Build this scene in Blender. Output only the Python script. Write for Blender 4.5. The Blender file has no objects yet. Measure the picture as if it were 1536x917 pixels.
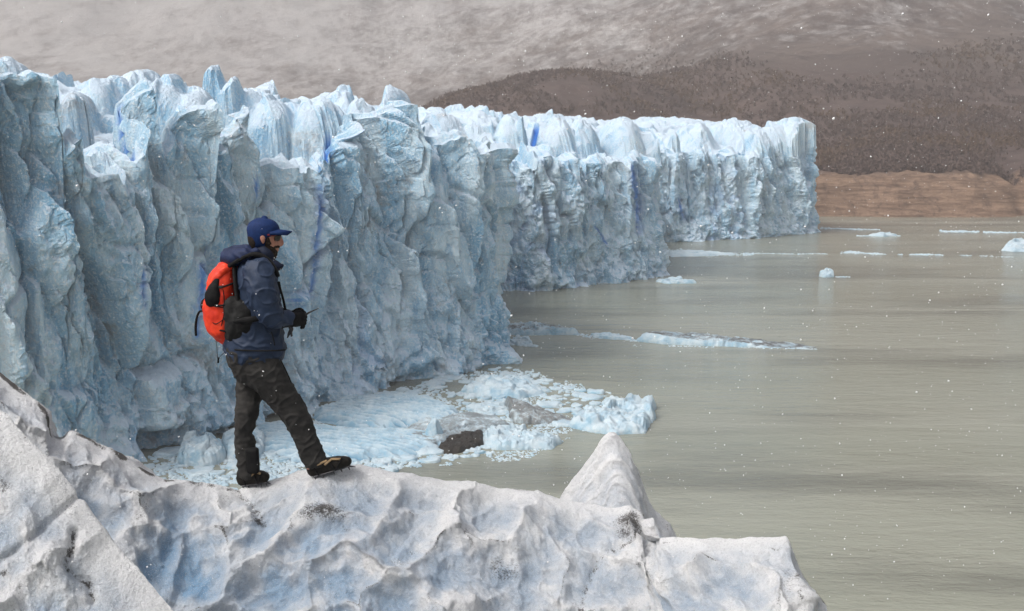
import bpy, bmesh, math, random
import numpy as np
from mathutils import Vector, Matrix, Quaternion

R = math.radians
rng = np.random.default_rng(7)
random.seed(7)
scene = bpy.context.scene
col = scene.collection

# ------------------------------------------------------------------ camera
CAM_H = 40.0                       # metres above the lake
PITCH = R(8.6)
F = 1707.0                         # focal length in photograph pixels (1536 wide)
cam_d = bpy.data.cameras.new("camera")
cam_d.sensor_width = 36.0
cam_d.lens = F / 1536.0 * 36.0
cam_d.clip_start = 0.1
cam_d.clip_end = 20000.0
cam = bpy.data.objects.new("camera", cam_d)
cam.location = (0, 0, CAM_H)
cam.rotation_euler = (math.pi / 2 - PITCH, 0, 0)
col.objects.link(cam)
scene.camera = cam

# ------------------------------------------------------------------ sky, sun, exposure
SUN_EL, SUN_AZ = R(50), R(-122)     # azimuth measured from +Y (view direction) towards +X
world = bpy.data.worlds.new("World")
scene.world = world
world.use_nodes = True
wn, wl = world.node_tree.nodes, world.node_tree.links
wn.clear()
sky = wn.new("ShaderNodeTexSky"); sky.sky_type = 'NISHITA'; sky.sun_disc = False
sky.sun_elevation = SUN_EL; sky.sun_rotation = SUN_AZ
sky.dust_density = 6.0; sky.air_density = 1.0
hs = wn.new("ShaderNodeHueSaturation"); hs.inputs['Saturation'].default_value = 0.38
bg = wn.new("ShaderNodeBackground"); bg.inputs['Strength'].default_value = 0.14
wo = wn.new("ShaderNodeOutputWorld")
wl.new(sky.outputs[0], hs.inputs['Color']); wl.new(hs.outputs[0], bg.inputs['Color']); wl.new(bg.outputs[0], wo.inputs['Surface'])

sun_d = bpy.data.lights.new("sun", 'SUN')
sun_d.energy = 1.5; sun_d.angle = R(16); sun_d.color = (1.0, 0.96, 0.91)
sun = bpy.data.objects.new("sun", sun_d)
to_sun = Vector((math.sin(SUN_AZ) * math.cos(SUN_EL), math.cos(SUN_AZ) * math.cos(SUN_EL), math.sin(SUN_EL)))
sun.rotation_euler = (-to_sun).to_track_quat('-Z', 'Y').to_euler()
sun.location = (0, 0, 200)
col.objects.link(sun)

scene.view_settings.view_transform = 'Standard'
scene.view_settings.look = 'None'
scene.view_settings.exposure = 0.52
scene.view_settings.gamma = 1.0
scene.view_settings.use_curve_mapping = False
cy = scene.cycles
cy.max_bounces = 5; cy.diffuse_bounces = 2; cy.glossy_bounces = 2; cy.transmission_bounces = 2
cy.volume_bounces = 0; cy.transparent_max_bounces = 4
cy.caustics_reflective = False; cy.caustics_refractive = False
cy.use_adaptive_sampling = True; cy.adaptive_threshold = 0.01
cy.sample_clamp_indirect = 4.0
cy.use_denoising = True

# ------------------------------------------------------------------ pixel rays -> points in the world
CP, SP = math.cos(PITCH), math.sin(PITCH)
def ray(px, py):
    cx = (np.asarray(px, float) - 768.0) / F; cyy = -(np.asarray(py, float) - 458.5) / F
    return np.stack([cx, CP + cyy * SP, -SP + cyy * CP], -1)
def PW(px, py, z=0.0):
    d = ray(px, py); t = (z - CAM_H) / d[..., 2]
    return d * t[..., None] + np.array([0, 0, CAM_H])
def PY(px, py, Y):
    d = ray(px, py); t = np.asarray(Y, float) / d[..., 1]
    return d * t[..., None] + np.array([0, 0, CAM_H])

# ------------------------------------------------------------------ noise
_G = rng.normal(size=(256, 3)); _G /= np.linalg.norm(_G, axis=1)[:, None]
_P = np.concatenate([rng.permutation(256)] * 3)
def perlin(x, y, z=0.0, seed=0):
    x, y, z = np.broadcast_arrays(np.asarray(x, float) + seed * 17.31, np.asarray(y, float) - seed * 9.7, np.asarray(z, float) + seed * 3.9)
    xi, yi, zi = np.floor(x).astype(np.int64), np.floor(y).astype(np.int64), np.floor(z).astype(np.int64)
    xf, yf, zf = x - xi, y - yi, z - zi
    u, v, w = [t * t * t * (t * (t * 6 - 15) + 10) for t in (xf, yf, zf)]
    out = 0
    for dx in (0, 1):
        for dy in (0, 1):
            for dz in (0, 1):
                h = _P[_P[_P[(xi + dx) & 255] + ((yi + dy) & 255)] + ((zi + dz) & 255)]
                g = _G[h]
                n = g[..., 0] * (xf - dx) + g[..., 1] * (yf - dy) + g[..., 2] * (zf - dz)
                out = out + n * (u if dx else 1 - u) * (v if dy else 1 - v) * (w if dz else 1 - w)
    return out * 1.5
def fbm(x, y, z=0.0, o=4, seed=0):
    s, a, f = 0, 1.0, 1.0
    for i in range(o):
        s = s + a * perlin(np.asarray(x) * f, np.asarray(y) * f, np.asarray(z) * f, seed + i); a *= .5; f *= 2.03
    return s
_RT = rng.random((65536, 6))
def _h2(ix, iy, seed):
    return ((ix * 73856093) ^ (iy * 19349663) ^ (seed * 83492791)) & 65535
def worley(x, y, seed=0, jit=0.9):
    """2D cells: F1, F2, random row of the nearest cell, offset from its centre"""
    x, y = np.broadcast_arrays(np.asarray(x, float), np.asarray(y, float))
    xi, yi = np.floor(x).astype(np.int64), np.floor(y).astype(np.int64)
    f1 = np.full(x.shape, 9.0); f2 = f1.copy(); idx = np.zeros(x.shape, np.int64); ox = np.zeros(x.shape); oy = ox.copy()
    for dx in (-1, 0, 1):
        for dy in (-1, 0, 1):
            h = _h2(xi + dx, yi + dy, seed)
            cx = xi + dx + .5 + (_RT[h, 0] - .5) * jit; cyy = yi + dy + .5 + (_RT[h, 1] - .5) * jit
            d = np.hypot(x - cx, y - cyy)
            m = d < f1
            f2 = np.where(m, f1, np.minimum(f2, d))
            f1 = np.where(m, d, f1); idx = np.where(m, h, idx); ox = np.where(m, x - cx, ox); oy = np.where(m, y - cyy, oy)
    return f1, f2, _RT[idx], ox, oy
def sstep(a, b, x):
    t = np.clip((np.asarray(x, float) - a) / (b - a), 0, 1)
    return t * t * (3 - 2 * t)

# ------------------------------------------------------------------ objects and meshes
def tag(o, label=None, cat=None, group=None, kind=None):
    if label: o['label'] = label
    if cat: o['category'] = cat
    if group: o['group'] = group
    if kind: o['kind'] = kind
    return o
def link(name, me, mat=None, parent=None):
    o = bpy.data.objects.new(name, me); col.objects.link(o)
    if mat and me: me.materials.append(mat)
    if parent: o.parent = parent
    return o
def raw_mesh(name, V, faces4=None, faces3=None, attrs=None, smooth=True):
    V = np.asarray(V, np.float32)
    me = bpy.data.meshes.new(name)
    me.vertices.add(len(V)); me.vertices.foreach_set('co', V.ravel())
    lo, st, n = [], [], 0
    for fa in (faces4, faces3):
        if fa is None or len(fa) == 0: continue
        fa = np.asarray(fa, np.int32); k = fa.shape[1]
        lo.append(fa.ravel()); st.append(n + np.arange(len(fa)) * k); n += fa.size
    lo = np.concatenate(lo); st = np.concatenate(st)
    me.loops.add(len(lo)); me.loops.foreach_set('vertex_index', lo)
    me.polygons.add(len(st)); me.polygons.foreach_set('loop_start', st.astype(np.int32))
    me.update(calc_edges=True)
    me.polygons.foreach_set('use_smooth', np.full(len(st), smooth))
    for k, a in (attrs or {}).items():
        at = me.attributes.new(k, 'FLOAT', 'POINT'); at.data.foreach_set('value', np.asarray(a, np.float32).ravel())
    me.validate(); me.update()
    return me
def grid_faces(nr, nc, wrap=False):
    i = np.arange(nr - 1)[:, None]; j = np.arange(nc if wrap else nc - 1)[None, :]
    j2 = (j + 1) % nc
    return np.stack([i * nc + j, i * nc + j2, (i + 1) * nc + j2, (i + 1) * nc + j], -1).reshape(-1, 4)
def grid_mesh(name, P, attrs=None, wrap=False, flip=False, smooth=True):
    nr, nc = P.shape[:2]
    f = grid_faces(nr, nc, wrap)
    if flip: f = f[:, ::-1]
    return raw_mesh(name, P.reshape(-1, 3), f, None, attrs, smooth)

# ------------------------------------------------------------------ material helper
class Mat:
    def __init__(s, name, **kw):
        s.m = bpy.data.materials.new(name); s.m.use_nodes = True
        s.t = s.m.node_tree; s.N = s.t.nodes; s.L = s.t.links
        s.b = s.N['Principled BSDF']; s.b.inputs['Specular IOR Level'].default_value = kw.pop('spec', 0.3)
        s.b.inputs['Roughness'].default_value = kw.pop('rough', 0.6)
        c = kw.pop('color', None)
        if c: s.b.inputs['Base Color'].default_value = (*c, 1)
    def n(s, t, **kw):
        nd = s.N.new('ShaderNode' + t)
        for k, v in kw.items(): setattr(nd, k, v)
        return nd
    def put(s, sock, v):
        if isinstance(v, bpy.types.NodeSocket): s.L.new(v, sock)
        elif isinstance(v, (tuple, list)) and sock.type == 'RGBA': sock.default_value = (*v, 1)[:4]
        else: sock.default_value = v
    def coord(s, scale=(1, 1, 1), rot=(0, 0, 0), warp=None):
        tc = s.n('TexCoord'); mp = s.n('Mapping')
        mp.inputs['Scale'].default_value = scale; mp.inputs['Rotation'].default_value = rot
        s.L.new(tc.outputs['Object'], mp.inputs['Vector'])
        return mp.outputs[0]
    def geo(s, scale=(1, 1, 1), rot=(0, 0, 0)):
        tc = s.n('NewGeometry'); mp = s.n('Mapping')
        mp.inputs['Scale'].default_value = scale; mp.inputs['Rotation'].default_value = rot
        s.L.new(tc.outputs['Position'], mp.inputs['Vector'])
        return mp.outputs[0]
    def noise(s, vec, scale=1.0, detail=4.0, rough=0.55, dist=0.0):
        nd = s.n('TexNoise'); s.put(nd.inputs['Vector'], vec)
        nd.inputs['Scale'].default_value = scale; nd.inputs['Detail'].default_value = detail
        nd.inputs['Roughness'].default_value = rough; nd.inputs['Distortion'].default_value = dist
        return nd.outputs[0]
    def ramp(s, v, lo, hi, a=0.0, b=1.0):
        nd = s.n('MapRange', interpolation_type='SMOOTHSTEP'); s.put(nd.inputs[0], v)
        nd.inputs[1].default_value = lo; nd.inputs[2].default_value = hi
        nd.inputs[3].default_value = a; nd.inputs[4].default_value = b
        return nd.outputs[0]
    def math(s, op, a, b=0.0):
        nd = s.n('Math', operation=op); s.put(nd.inputs[0], a); s.put(nd.inputs[1], b); return nd.outputs[0]
    def mix(s, f, a, b, mode='MIX'):
        nd = s.n('Mix', data_type='RGBA', blend_type=mode)
        s.put(nd.inputs[0], f); s.put(nd.inputs[6], a); s.put(nd.inputs[7], b); return nd.outputs[2]
    def attr(s, name):
        nd = s.n('Attribute'); nd.attribute_name = name; return nd.outputs['Fac']
    def nz(s):
        g = s.n('NewGeometry'); sp = s.n('SeparateXYZ'); s.L.new(g.outputs['Normal'], sp.inputs[0]); return sp.outputs[2]
    def bump(s, h, strength=0.3, dist=0.05, prev=None):
        nd = s.n('Bump'); nd.inputs['Strength'].default_value = strength; nd.inputs['Distance'].default_value = dist
        s.put(nd.inputs['Height'], h)
        if prev is not None: s.L.new(prev, nd.inputs['Normal'])
        return nd.outputs[0]
    def out(s, color=None, normal=None, rough=None):
        if color is not None: s.put(s.b.inputs['Base Color'], color)
        if normal is not None: s.put(s.b.inputs['Normal'], normal)
        if rough is not None: s.put(s.b.inputs['Roughness'], rough)
        return s.m

# glacier ice
def mat_glacier():
    m = Mat('glacier_ice', rough=0.5, spec=0.35)
    g = m.geo((1, 1, 0.28)); q = m.geo()
    n1 = m.noise(g, 0.16, 5, 0.6, 0.4)
    n2 = m.noise(m.geo((1, 1, 0.3)), 0.7, 5, 0.62)
    n3 = m.noise(q, 2.6, 5, 0.7)
    c = m.mix(m.ramp(n1, 0.35, 0.66), (0.62, 0.79, 0.89), (0.28, 0.54, 0.75))
    c = m.mix(m.ramp(n2, 0.49, 0.72, 0, 0.65), c, (0.17, 0.41, 0.64))
    c = m.mix(m.ramp(n3, 0.48, 0.66, 0, 0.85), c, (0.80, 0.86, 0.90))
    # thin bands of sediment inside the ice
    nb = m.noise(m.geo((0.12, 0.12, 0.8), (0.35, 0.2, 0)), 1.0, 5, 0.65, 0.8)
    c = m.mix(m.ramp(nb, 0.56, 0.68, 0, 0.10), c, (0.20, 0.38, 0.55))
    nd = m.noise(q, 0.23, 6, 0.7)
    c = m.mix(m.ramp(nd, 0.60, 0.72, 0, 0.5), c, (0.45, 0.43, 0.40))
    # settled snow crust on what faces up
    ns = m.math('ADD', m.nz(), m.math('MULTIPLY', m.math('SUBTRACT', n2, 0.5), 0.7))
    c = m.mix(m.ramp(ns, 0.30, 0.65, 0, 0.85), c, (0.64, 0.76, 0.88))
    c = m.mix(m.ramp(m.noise(q, 0.11, 7, 0.75), 0.56, 0.70, 0, 0.55), c, (0.36, 0.34, 0.32))
    c = m.mix(m.attr('blue'), c, (0.025, 0.20, 0.66))
    bh = m.math('ADD', m.math('MULTIPLY', n2, 0.8), m.math('MULTIPLY', n3, 0.4))
    nr = m.bump(bh, 0.9, 0.9)
    return m.out(c, nr)

def mat_ridge():
    m = Mat('granular_ice', rough=0.55, spec=0.3)
    q = m.geo()
    n1 = m.noise(q, 2.2, 5, 0.6, 0.3)
    gr = m.noise(q, 75.0, 4, 0.8)
    gr2 = m.noise(q, 190.0, 2, 0.7)
    # frosted white crust between the cups, darker grey-blue inside them, bluer where the clear mask is high
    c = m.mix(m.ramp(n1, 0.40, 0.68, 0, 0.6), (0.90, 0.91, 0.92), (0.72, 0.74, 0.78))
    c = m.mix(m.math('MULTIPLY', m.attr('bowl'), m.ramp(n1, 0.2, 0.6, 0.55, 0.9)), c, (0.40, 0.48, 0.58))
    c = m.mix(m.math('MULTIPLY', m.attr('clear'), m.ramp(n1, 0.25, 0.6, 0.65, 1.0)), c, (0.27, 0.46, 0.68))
    c = m.mix(m.ramp(gr, 0.48, 0.68, 0, 0.36), c, (0.30, 0.31, 0.34))
    c = m.mix(m.ramp(gr2, 0.54, 0.68, 0, 0.6), c, (0.93, 0.94, 0.95))
    pep = m.noise(q, 120.0, 3, 0.8)
    c = m.mix(m.ramp(pep, 0.62, 0.74, 0, 0.4), c, (0.10, 0.09, 0.085))
    # dark grit lodged in the ice
    dn = m.noise(q, 85.0, 5, 0.8)
    dm = m.noise(q, 5.0, 4, 0.65)
    amt = m.math('MULTIPLY', m.attr('dirt'), m.ramp(dm, 0.25, 0.6, 0.5, 1.25))
    thr = m.math('SUBTRACT', m.math('ADD', dn, m.math('MULTIPLY', amt, 0.62)), 0.70)
    c = m.mix(m.math('MULTIPLY', m.ramp(thr, -0.02, 0.20), 0.9), c, (0.035, 0.028, 0.022))
    bh = m.math('ADD', m.math('MULTIPLY', gr, 0.75), m.math('MULTIPLY', gr2, 0.25))
    nr = m.bump(bh, 0.9, 0.035)
    nr = m.bump(m.noise(q, 14.0, 5, 0.65), 0.55, 0.045, nr)
    return m.out(c, nr)

def mat_floe(name, dirt=0.0, groove=None, blue=0.5, dust=0.0):
    m = Mat(name, rough=0.5, spec=0.35)
    q = m.geo()
    n1 = m.noise(q, 0.5, 5, 0.6); n2 = m.noise(q, 2.2, 5, 0.7); n3 = m.noise(q, 8.0, 3, 0.7)
    c = m.mix(m.ramp(n1, 0.35, 0.65, 0, blue * 1.6 if blue < .6 else 1), (0.56, 0.67, 0.73), (0.27, 0.47, 0.61))
    c = m.mix(m.ramp(n2, 0.5, 0.72, 0, 0.7), c, (0.70, 0.76, 0.79))
    ns = m.ramp(m.nz(), 0.35, 0.8, 0.0, 0.55)
    c = m.mix(m.math('MULTIPLY', ns, .7), c, (0.60, 0.69, 0.75))
    if dirt:
        dd = m.math('ADD', m.math('MULTIPLY', n1, 0.6), m.math('MULTIPLY', n2, 0.5))
        c = m.mix(m.ramp(dd, 0.75 - dirt * 0.5, 0.95 - dirt * 0.5, 0, min(1, dirt * 1.15)), c, (0.035, 0.031, 0.027) if dirt > .8 else (0.15, 0.135, 0.12))
    if dust:      # rock dust lying on the flat top
        c = m.mix(m.math('MULTIPLY', m.ramp(m.nz(), 0.80, 0.96), m.ramp(m.noise(q, 0.35, 5, 0.7), 0.36, 0.58, 0.1, dust)), c, (0.075, 0.066, 0.058))
    c = m.mix(m.attr('groove'), c, (0.13, 0.30, 0.44))  # blue veins in the grooves, darkened to paint in their shading
    nr = m.bump(m.math('ADD', n2, m.math('MULTIPLY', n3, 0.4)), 0.6, 0.35)
    return m.out(c, nr)

def mat_water():
    m = Mat('glacial_lake', rough=0.14, spec=0.5)
    m.b.inputs['IOR'].default_value = 1.33
    big = m.noise(m.geo((0.006, 0.03, 1), (0, 0, R(5))), 1.0, 4, 0.6)
    st = m.noise(m.geo((0.010, 0.045, 1), (0, 0, R(-6))), 1.0, 4, 0.55, 0.3)
    c = m.mix(m.ramp(big, 0.35, 0.7), (0.265, 0.278, 0.228), (0.322, 0.330, 0.278))
    c = m.mix(m.ramp(st, 0.47, 0.66, 0, 0.85), c, (0.180, 0.186, 0.158))
    w1 = m.noise(m.geo((0.8, 1.6, 1), (0, 0, R(-22))), 1.0, 5, 0.68, 0.5)
    w2 = m.noise(m.geo((0.16, 0.5, 1), (0, 0, R(8))), 1.0, 3, 0.6)
    gust = m.ramp(st, 0.3, 0.7, 0.35, 1.0)
    h = m.math('MULTIPLY', m.math('ADD', m.math('MULTIPLY', w1, 0.5), w2), gust)
    return m.out(c, m.bump(h, 1.0, 0.62), m.ramp(big, 0.3, 0.7, 0.10, 0.20))

def mat_hill():
    m = Mat('hillside', rough=0.9, spec=0.1)
    q = m.geo()
    a = m.noise(q, 0.012, 6, 0.65); b = m.noise(q, 0.07, 5, 0.7)
    c = m.mix(m.ramp(a, 0.38, 0.62), (0.10, 0.078, 0.070), (0.155, 0.122, 0.106))
    c = m.mix(m.ramp(b, 0.45, 0.7, 0, 0.7), c, (0.055, 0.042, 0.040))
    # thin new snow lying in streaks on the upper slopes
    s1 = m.noise(m.geo((0.010, 0.0035, 0.016), (0, 0, R(24))), 1.0, 8, 0.74, 0.5)
    s2 = m.noise(m.geo((0.06, 0.024, 0.07), (0, 0, R(24))), 1.0, 6, 0.78, 0.3)
    s = m.math('ADD', m.math('MULTIPLY', s1, 0.5), m.math('MULTIPLY', s2, 0.5))
    s = m.math('ADD', s, m.attr('snowline'))
    c = m.mix(m.ramp(s, 0.40, 0.68, 0, 0.62), c, (0.80, 0.79, 0.78))
    # bare layered rock of the shore bank
    rk = m.noise(m.geo((0.06, 0.06, 0.55), (R(6), R(5), 0)), 1.0, 8, 0.78, 0.6)
    rc = m.mix(m.ramp(rk, 0.35, 0.65), (0.13, 0.086, 0.062), (0.33, 0.225, 0.160))
    rc = m.mix(m.ramp(m.noise(m.geo((0.22, 0.1, 0.16)), 1.0, 7, 0.8), 0.50, 0.66, 0, 0.8), rc, (0.085, 0.060, 0.050))
    c = m.mix(m.attr('wood'), c, m.mix(m.ramp(b, 0.35, 0.65), (0.085, 0.062, 0.056), (0.130, 0.096, 0.086)))
    c = m.mix(m.attr('rock'), c, rc)
    return m.out(c, m.bump(m.math('ADD', b, m.math('MULTIPLY', rk, 0.5)), 0.7, 3.0))

M_GLACIER, M_RIDGE, M_WATER, M_HILL = mat_glacier(), mat_ridge(), mat_water(), mat_hill()

# ------------------------------------------------------------------ lake
wp = np.array([[-4500, -600, 0], [4500, -600, 0], [4500, 900, 0], [-4500, 900, 0]], float)
tag(link('lake_water', raw_mesh('lake_water', wp, [[0, 1, 2, 3]]), M_WATER), kind='structure')

# ------------------------------------------------------------------ mountain side and low hill across the channel
SHORE = float(PW(np.array(1400.), np.array(326.))[1])
def terrain_z(x, y, detail=True):
    a = x / np.maximum(y, 100)
    q = y - SHORE - 18 * perlin(x / 130, 3.3, seed=2) - 6 * perlin(x / 35, 1.3, seed=4)
    ql = sstep(0.34, -0.15, a)
    z = -3 + 20.5 * sstep(-6, 30, q + 5 * perlin(x / 22, y / 30, seed=6)) + 2.0 * sstep(20, 60, q)
    gully = np.exp(-((x - 250 - 0.16 * (q)) / 6.0) ** 2) * sstep(-5, 20, q) * sstep(90, 40, q)
    z = z - 5 * gully
    mq = np.maximum(0, q - 30 - 800 * ql)
    mq = np.minimum(mq, 1500)
    z = z + 0.175 * mq + 0.00011 * mq ** 2
    # the low rounded hill behind the ice
    hx = (a - 0.028) / 0.135
    hy = (y - 930) / 210.0
    hr = hx * hx + hy * hy
    z = z + 60 * np.exp(-hr ** 1.6 * 0.9) + 26 * np.exp(-((a - 0.20) / 0.09) ** 2 - hy * hy)
    amp = sstep(10, 260, q)
    z = z + amp * (10 * fbm(x / 210, y / 210, o=4, seed=11) + 2.2 * fbm(x / 40, y / 40, o=3, seed=15))
    z = z + sstep(200, 1200, mq) * (40 * fbm(x / 420 + y / 900, y / 600, o=5, seed=21))
    if detail: z = z + sstep(0, 20, q) * sstep(80, 40, q) * 2.2 * fbm(x / 11, y / 9, o=4, seed=31)
    return z, q, mq, a
na, nd = 620, 420
aa = np.linspace(-0.85, 0.85, na)
dd = SHORE - 30 + (np.geomspace(1, 40, nd) - 1) / 39 * 2500
A, D = np.meshgrid(aa, dd)
X, Y = A * D, D
Z, Q, MQ, _ = terrain_z(X, Y)
rock = sstep(48, 34, Q + 9 * perlin(X / 28, Y / 28, seed=41)) * sstep(-0.02, 0.06, A + 0.0 * X)
snowl = sstep(60, 200, Z) * 0.10 + sstep(0.30, -0.25, A) * 0.15 - 0.135 - 0.22 * sstep(85, 40, Z) - .25 * np.exp(-((A - .05) / .15) ** 2) * sstep(1150, 1000, Y)
wood = np.maximum(sstep(115, 60, Z + 16 * perlin(X / 60, Y / 80, seed=55)) * sstep(.08, .2, A), sstep(.20, .14, np.abs(A - .03)) * sstep(1200, 1080, Y)) * sstep(34, 44, Q)
tag(link('mountain', grid_mesh('mountain', np.stack([X, Y, Z], -1), {'rock': rock, 'snowline': snowl, 'wood': wood}), M_HILL), kind='structure')

# pale track along the low hill
tp = [(560, 176), (640, 178), (720, 181), (790, 184), (850, 183), (900, 188), (960, 186), (1020, 182), (1080, 184), (1150, 189), (1220, 196)]
def hit_terrain(px, py, d0=640, d1=3000):
    d = ray(px, py)
    for Yv in np.arange(d0, d1, 3.0):
        p = d * (Yv / d[1]) + np.array([0, 0, CAM_H])
        if terrain_z(p[0], p[1])[0] > p[2]: return p
    return None
pts = []
tx = np.linspace(560, 1120, 60)
for x_, y_ in zip(tx, np.interp(tx, [p[0] for p in tp], [p[1] for p in tp])):
    p = hit_terrain(x_, y_)
    if p is not None: pts.append(p)
if len(pts) > 4:
    pts = np.array(pts); pts[:, 1] = np.convolve(np.pad(pts[:, 1], 3, mode='edge'), np.ones(7) / 7, 'valid')
    rows = []
    for off in (-2.6, -1, 1, 2.6):
        q_ = pts.copy(); q_[:, 1] += off; q_[:, 2] = terrain_z(q_[:, 0], q_[:, 1])[0] + (1.0 if abs(off) < 1.5 else 0.05); rows.append(q_)
    mt = Mat('gravel_track', rough=0.9, spec=0.1); c = mt.mix(mt.noise(mt.geo(), 0.3, 4), (0.20, 0.16, 0.125), (0.29, 0.24, 0.19))
    tag(link('path', grid_mesh('path', np.array(rows)), mt.out(c)), kind='structure')

# leafless brown scrub wood on the slopes: one mass nobody could count
def build_wood(n=26000):
    ang = rng.uniform(-0.20, 0.56, n * 4); dis = SHORE + 34 + 1000 * rng.random(n * 4) ** 1.5
    x, y = ang * dis, dis
    z, q, mq, a = terrain_z(x, y)
    keep = (q > 38 + 8 * perlin(x / 20, y / 20, seed=50)) & (perlin(x / 60, y / 60, seed=51) > -0.22 - 0.25 * rng.random(len(x))) & (z < (80 * sstep(.26, .08, np.abs(a - .03)) + 50 + 24 * perlin(x / 70, y / 90, seed=53) + 16 * rng.random(len(x)) ** 2 + 60 * sstep(.15, .5, a)))
    hillzone = (np.abs(a - 0.03) < 0.25)
    keep &= hillzone | (a > 0.12)
    # keep the track clear
    if len(pts) > 4:
        yy = np.interp(x, pts[:, 0], pts[:, 1]); keep &= ~((np.abs(y - yy) < 9) & (x > pts[0, 0]) & (x < pts[-1, 0]))
    x, y, z = x[keep][:n], y[keep][:n], z[keep][:n]
    k = len(x); T = 16
    h = rng.uniform(1.4, 3.4, k); w = h * rng.uniform(0.35, 0.6, k)
    c = np.stack([x, y, z], -1)[:, None, :]
    off = rng.normal(size=(k, T, 3)) * np.stack([w * .5, w * .5, h * .23], -1)[:, None, :]
    off[..., 2] += (h * 0.55)[:, None]
    ctr = c + off
    s = (h * 0.20)[:, None, None, None]
    tri = ctr[:, :, None, :] + rng.normal(size=(k, T, 3, 3)) * s * np.array([.8, .8, 1.2])
    V = tri.reshape(-1, 3); V[:, 2] = np.maximum(V[:, 2], np.repeat(z, T * 3) - .3)
    tint = np.repeat(rng.random(k), T * 3)
    return raw_mesh('scrub_wood', V, None, np.arange(len(V)).reshape(-1, 3), {'tint': tint}, smooth=False)
mw = Mat('bare_scrub', rough=0.95, spec=0.05)
t_ = mw.attr('tint')
c = mw.mix(t_, (0.110, 0.080, 0.072), (0.155, 0.115, 0.100))
c = mw.mix(mw.ramp(mw.noise(mw.geo(), 0.02, 4), 0.45, 0.65, 0, 0.6), c, (0.16, 0.105, 0.06))
tag(link('scrub_wood', build_wood(), mw.out(c)), kind='stuff')

# ------------------------------------------------------------------ glacier: one continuous sheet, ice cliff then broken top
def pw2(px, py): return PW(np.array(float(px)), np.array(float(py)))[:2]
front = [((-122, 72), (-270, 150), .6), ((-80, 104), (-235, 200), .5), (pw2(0, 742), (-200, 235), .24), (pw2(195, 684), (-180, 262), .21), (pw2(300, 657), (-165, 278), .21),
         (pw2(395, 624), (-150, 295), .21), (pw2(560, 581), (-132, 315), .21), (pw2(700, 552), (-116, 330), .21), (pw2(762, 541), (-104, 345), .3),
         ((-14, 250), (-92, 385), 1.2), ((-6, 291), (-80, 410), .5), (pw2(800, 436), (-72, 420), .3), (pw2(870, 428), (-60, 436), .3), (pw2(960, 419), (-46, 452), .3), (pw2(996, 413), (-36, 465), .35),
         ((36, 390), (-20, 510), 1.2), ((50, 423), (-8, 545), .55), (pw2(1060, 361), (8, 560), .42), (pw2(1130, 357), (32, 575), .42), (pw2(1224, 348), (72, 592), .42), ((120, 500), (85, 600), .8), ((100, 560), (92, 620), 1.0)]
FU, BU, U = [], [], []
u0 = 0.0
for (a, b, _), (a2, b2, st) in zip(front[:-1], front[1:]):
    a, a2, b, b2 = map(np.array, (a, a2, b, b2)); a = a.astype(float)
    L = np.linalg.norm(a2 - a); n = max(2, int(L / st))
    for k in range(n):
        t = k / n; FU.append(a + (a2 - a) * t); BU.append(b + (b2 - b) * t); U.append(u0 + L * t)
    u0 += L
FU, BU, U = np.array(FU), np.array(BU), np.array(U)
NC = len(U)
def usmooth(arr, sig):
    # gaussian in true arc length on a uniform resample
    g = np.arange(0, U[-1], 0.5); out = np.zeros_like(arr)
    kx = np.arange(-int(3 * sig / .5), int(3 * sig / .5) + 1) * .5; kw = np.exp(-.5 * (kx / sig) ** 2); kw /= kw.sum()
    for c_ in range(arr.shape[1]):
        r_ = np.interp(g, U, arr[:, c_]); r_ = np.convolve(np.pad(r_, len(kx) // 2, mode='edge'), kw, 'valid')
        out[:, c_] = np.interp(U, g, r_)
    return out
T = np.gradient(usmooth(FU, 2.0), U, axis=0); NRM = np.stack([T[:, 1], -T[:, 0]], -1)
NRM = usmooth(NRM, 5.0); NRM /= np.linalg.norm(NRM, axis=1)[:, None]
FU = usmooth(FU, 1.5)

def top_z(x, y, t):
    """height of the glacier's broken top at a place t metres behind its front"""
    wx = x + 2.0 * perlin(x / 14, y / 14, seed=60) + .7 * perlin(x / 4, y / 4, seed=61)
    wy = y + 2.0 * perlin(x / 14, y / 14, seed=62) + .7 * perlin(x / 4, y / 4, seed=63)
    th = R(38); rx = wx * math.cos(th) + wy * math.sin(th); ry = -wx * math.sin(th) + wy * math.cos(th)
    far = sstep(230, 420, y)
    f1, f2, r1, ox, oy = worley(rx / 8.5, ry / 14.0, seed=1)
    g1, g2, r2, px_, py_ = worley(rx / 4.2, ry / 6.0, seed=2)
    ramp = 32.5 + 12.0 * sstep(0, 60, t + 8 * perlin(x / 25, y / 25, seed=64)) + 1.5 * sstep(40, 120, t) + 2.6 * sstep(250, 130, y) - 1.0 * far
    amp = (0.6 + 0.4 * sstep(0, 12, t)) * (1.15 - .5 * far)
    h = (r1[..., 2] - .5) * 6.5 * amp + (ox * 8.5) * (.15 + .75 * r1[..., 3]) * .62 * amp + (oy * 14) * (r1[..., 4] - .6) * .30 * amp
    h = h + (r2[..., 2] - .5) * 1.8 + (px_ * 4.2) * (r2[..., 3] - .2) * .35 + (py_ * 6.0) * (r2[..., 4] - .5) * .22
    spike = (r1[..., 5] > .93) * (1 - np.clip(f1 / .7, 0, 1) ** 3) * 2.5
    cre = sstep(.09, .0, f2 - f1) * 3.4 * (r1[..., 0] > .3) + sstep(.07, .0, g2 - g1) * .8
    return ramp + h + spike - cre + .7 * fbm(x / 6, y / 6, o=4, seed=66), r1

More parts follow.
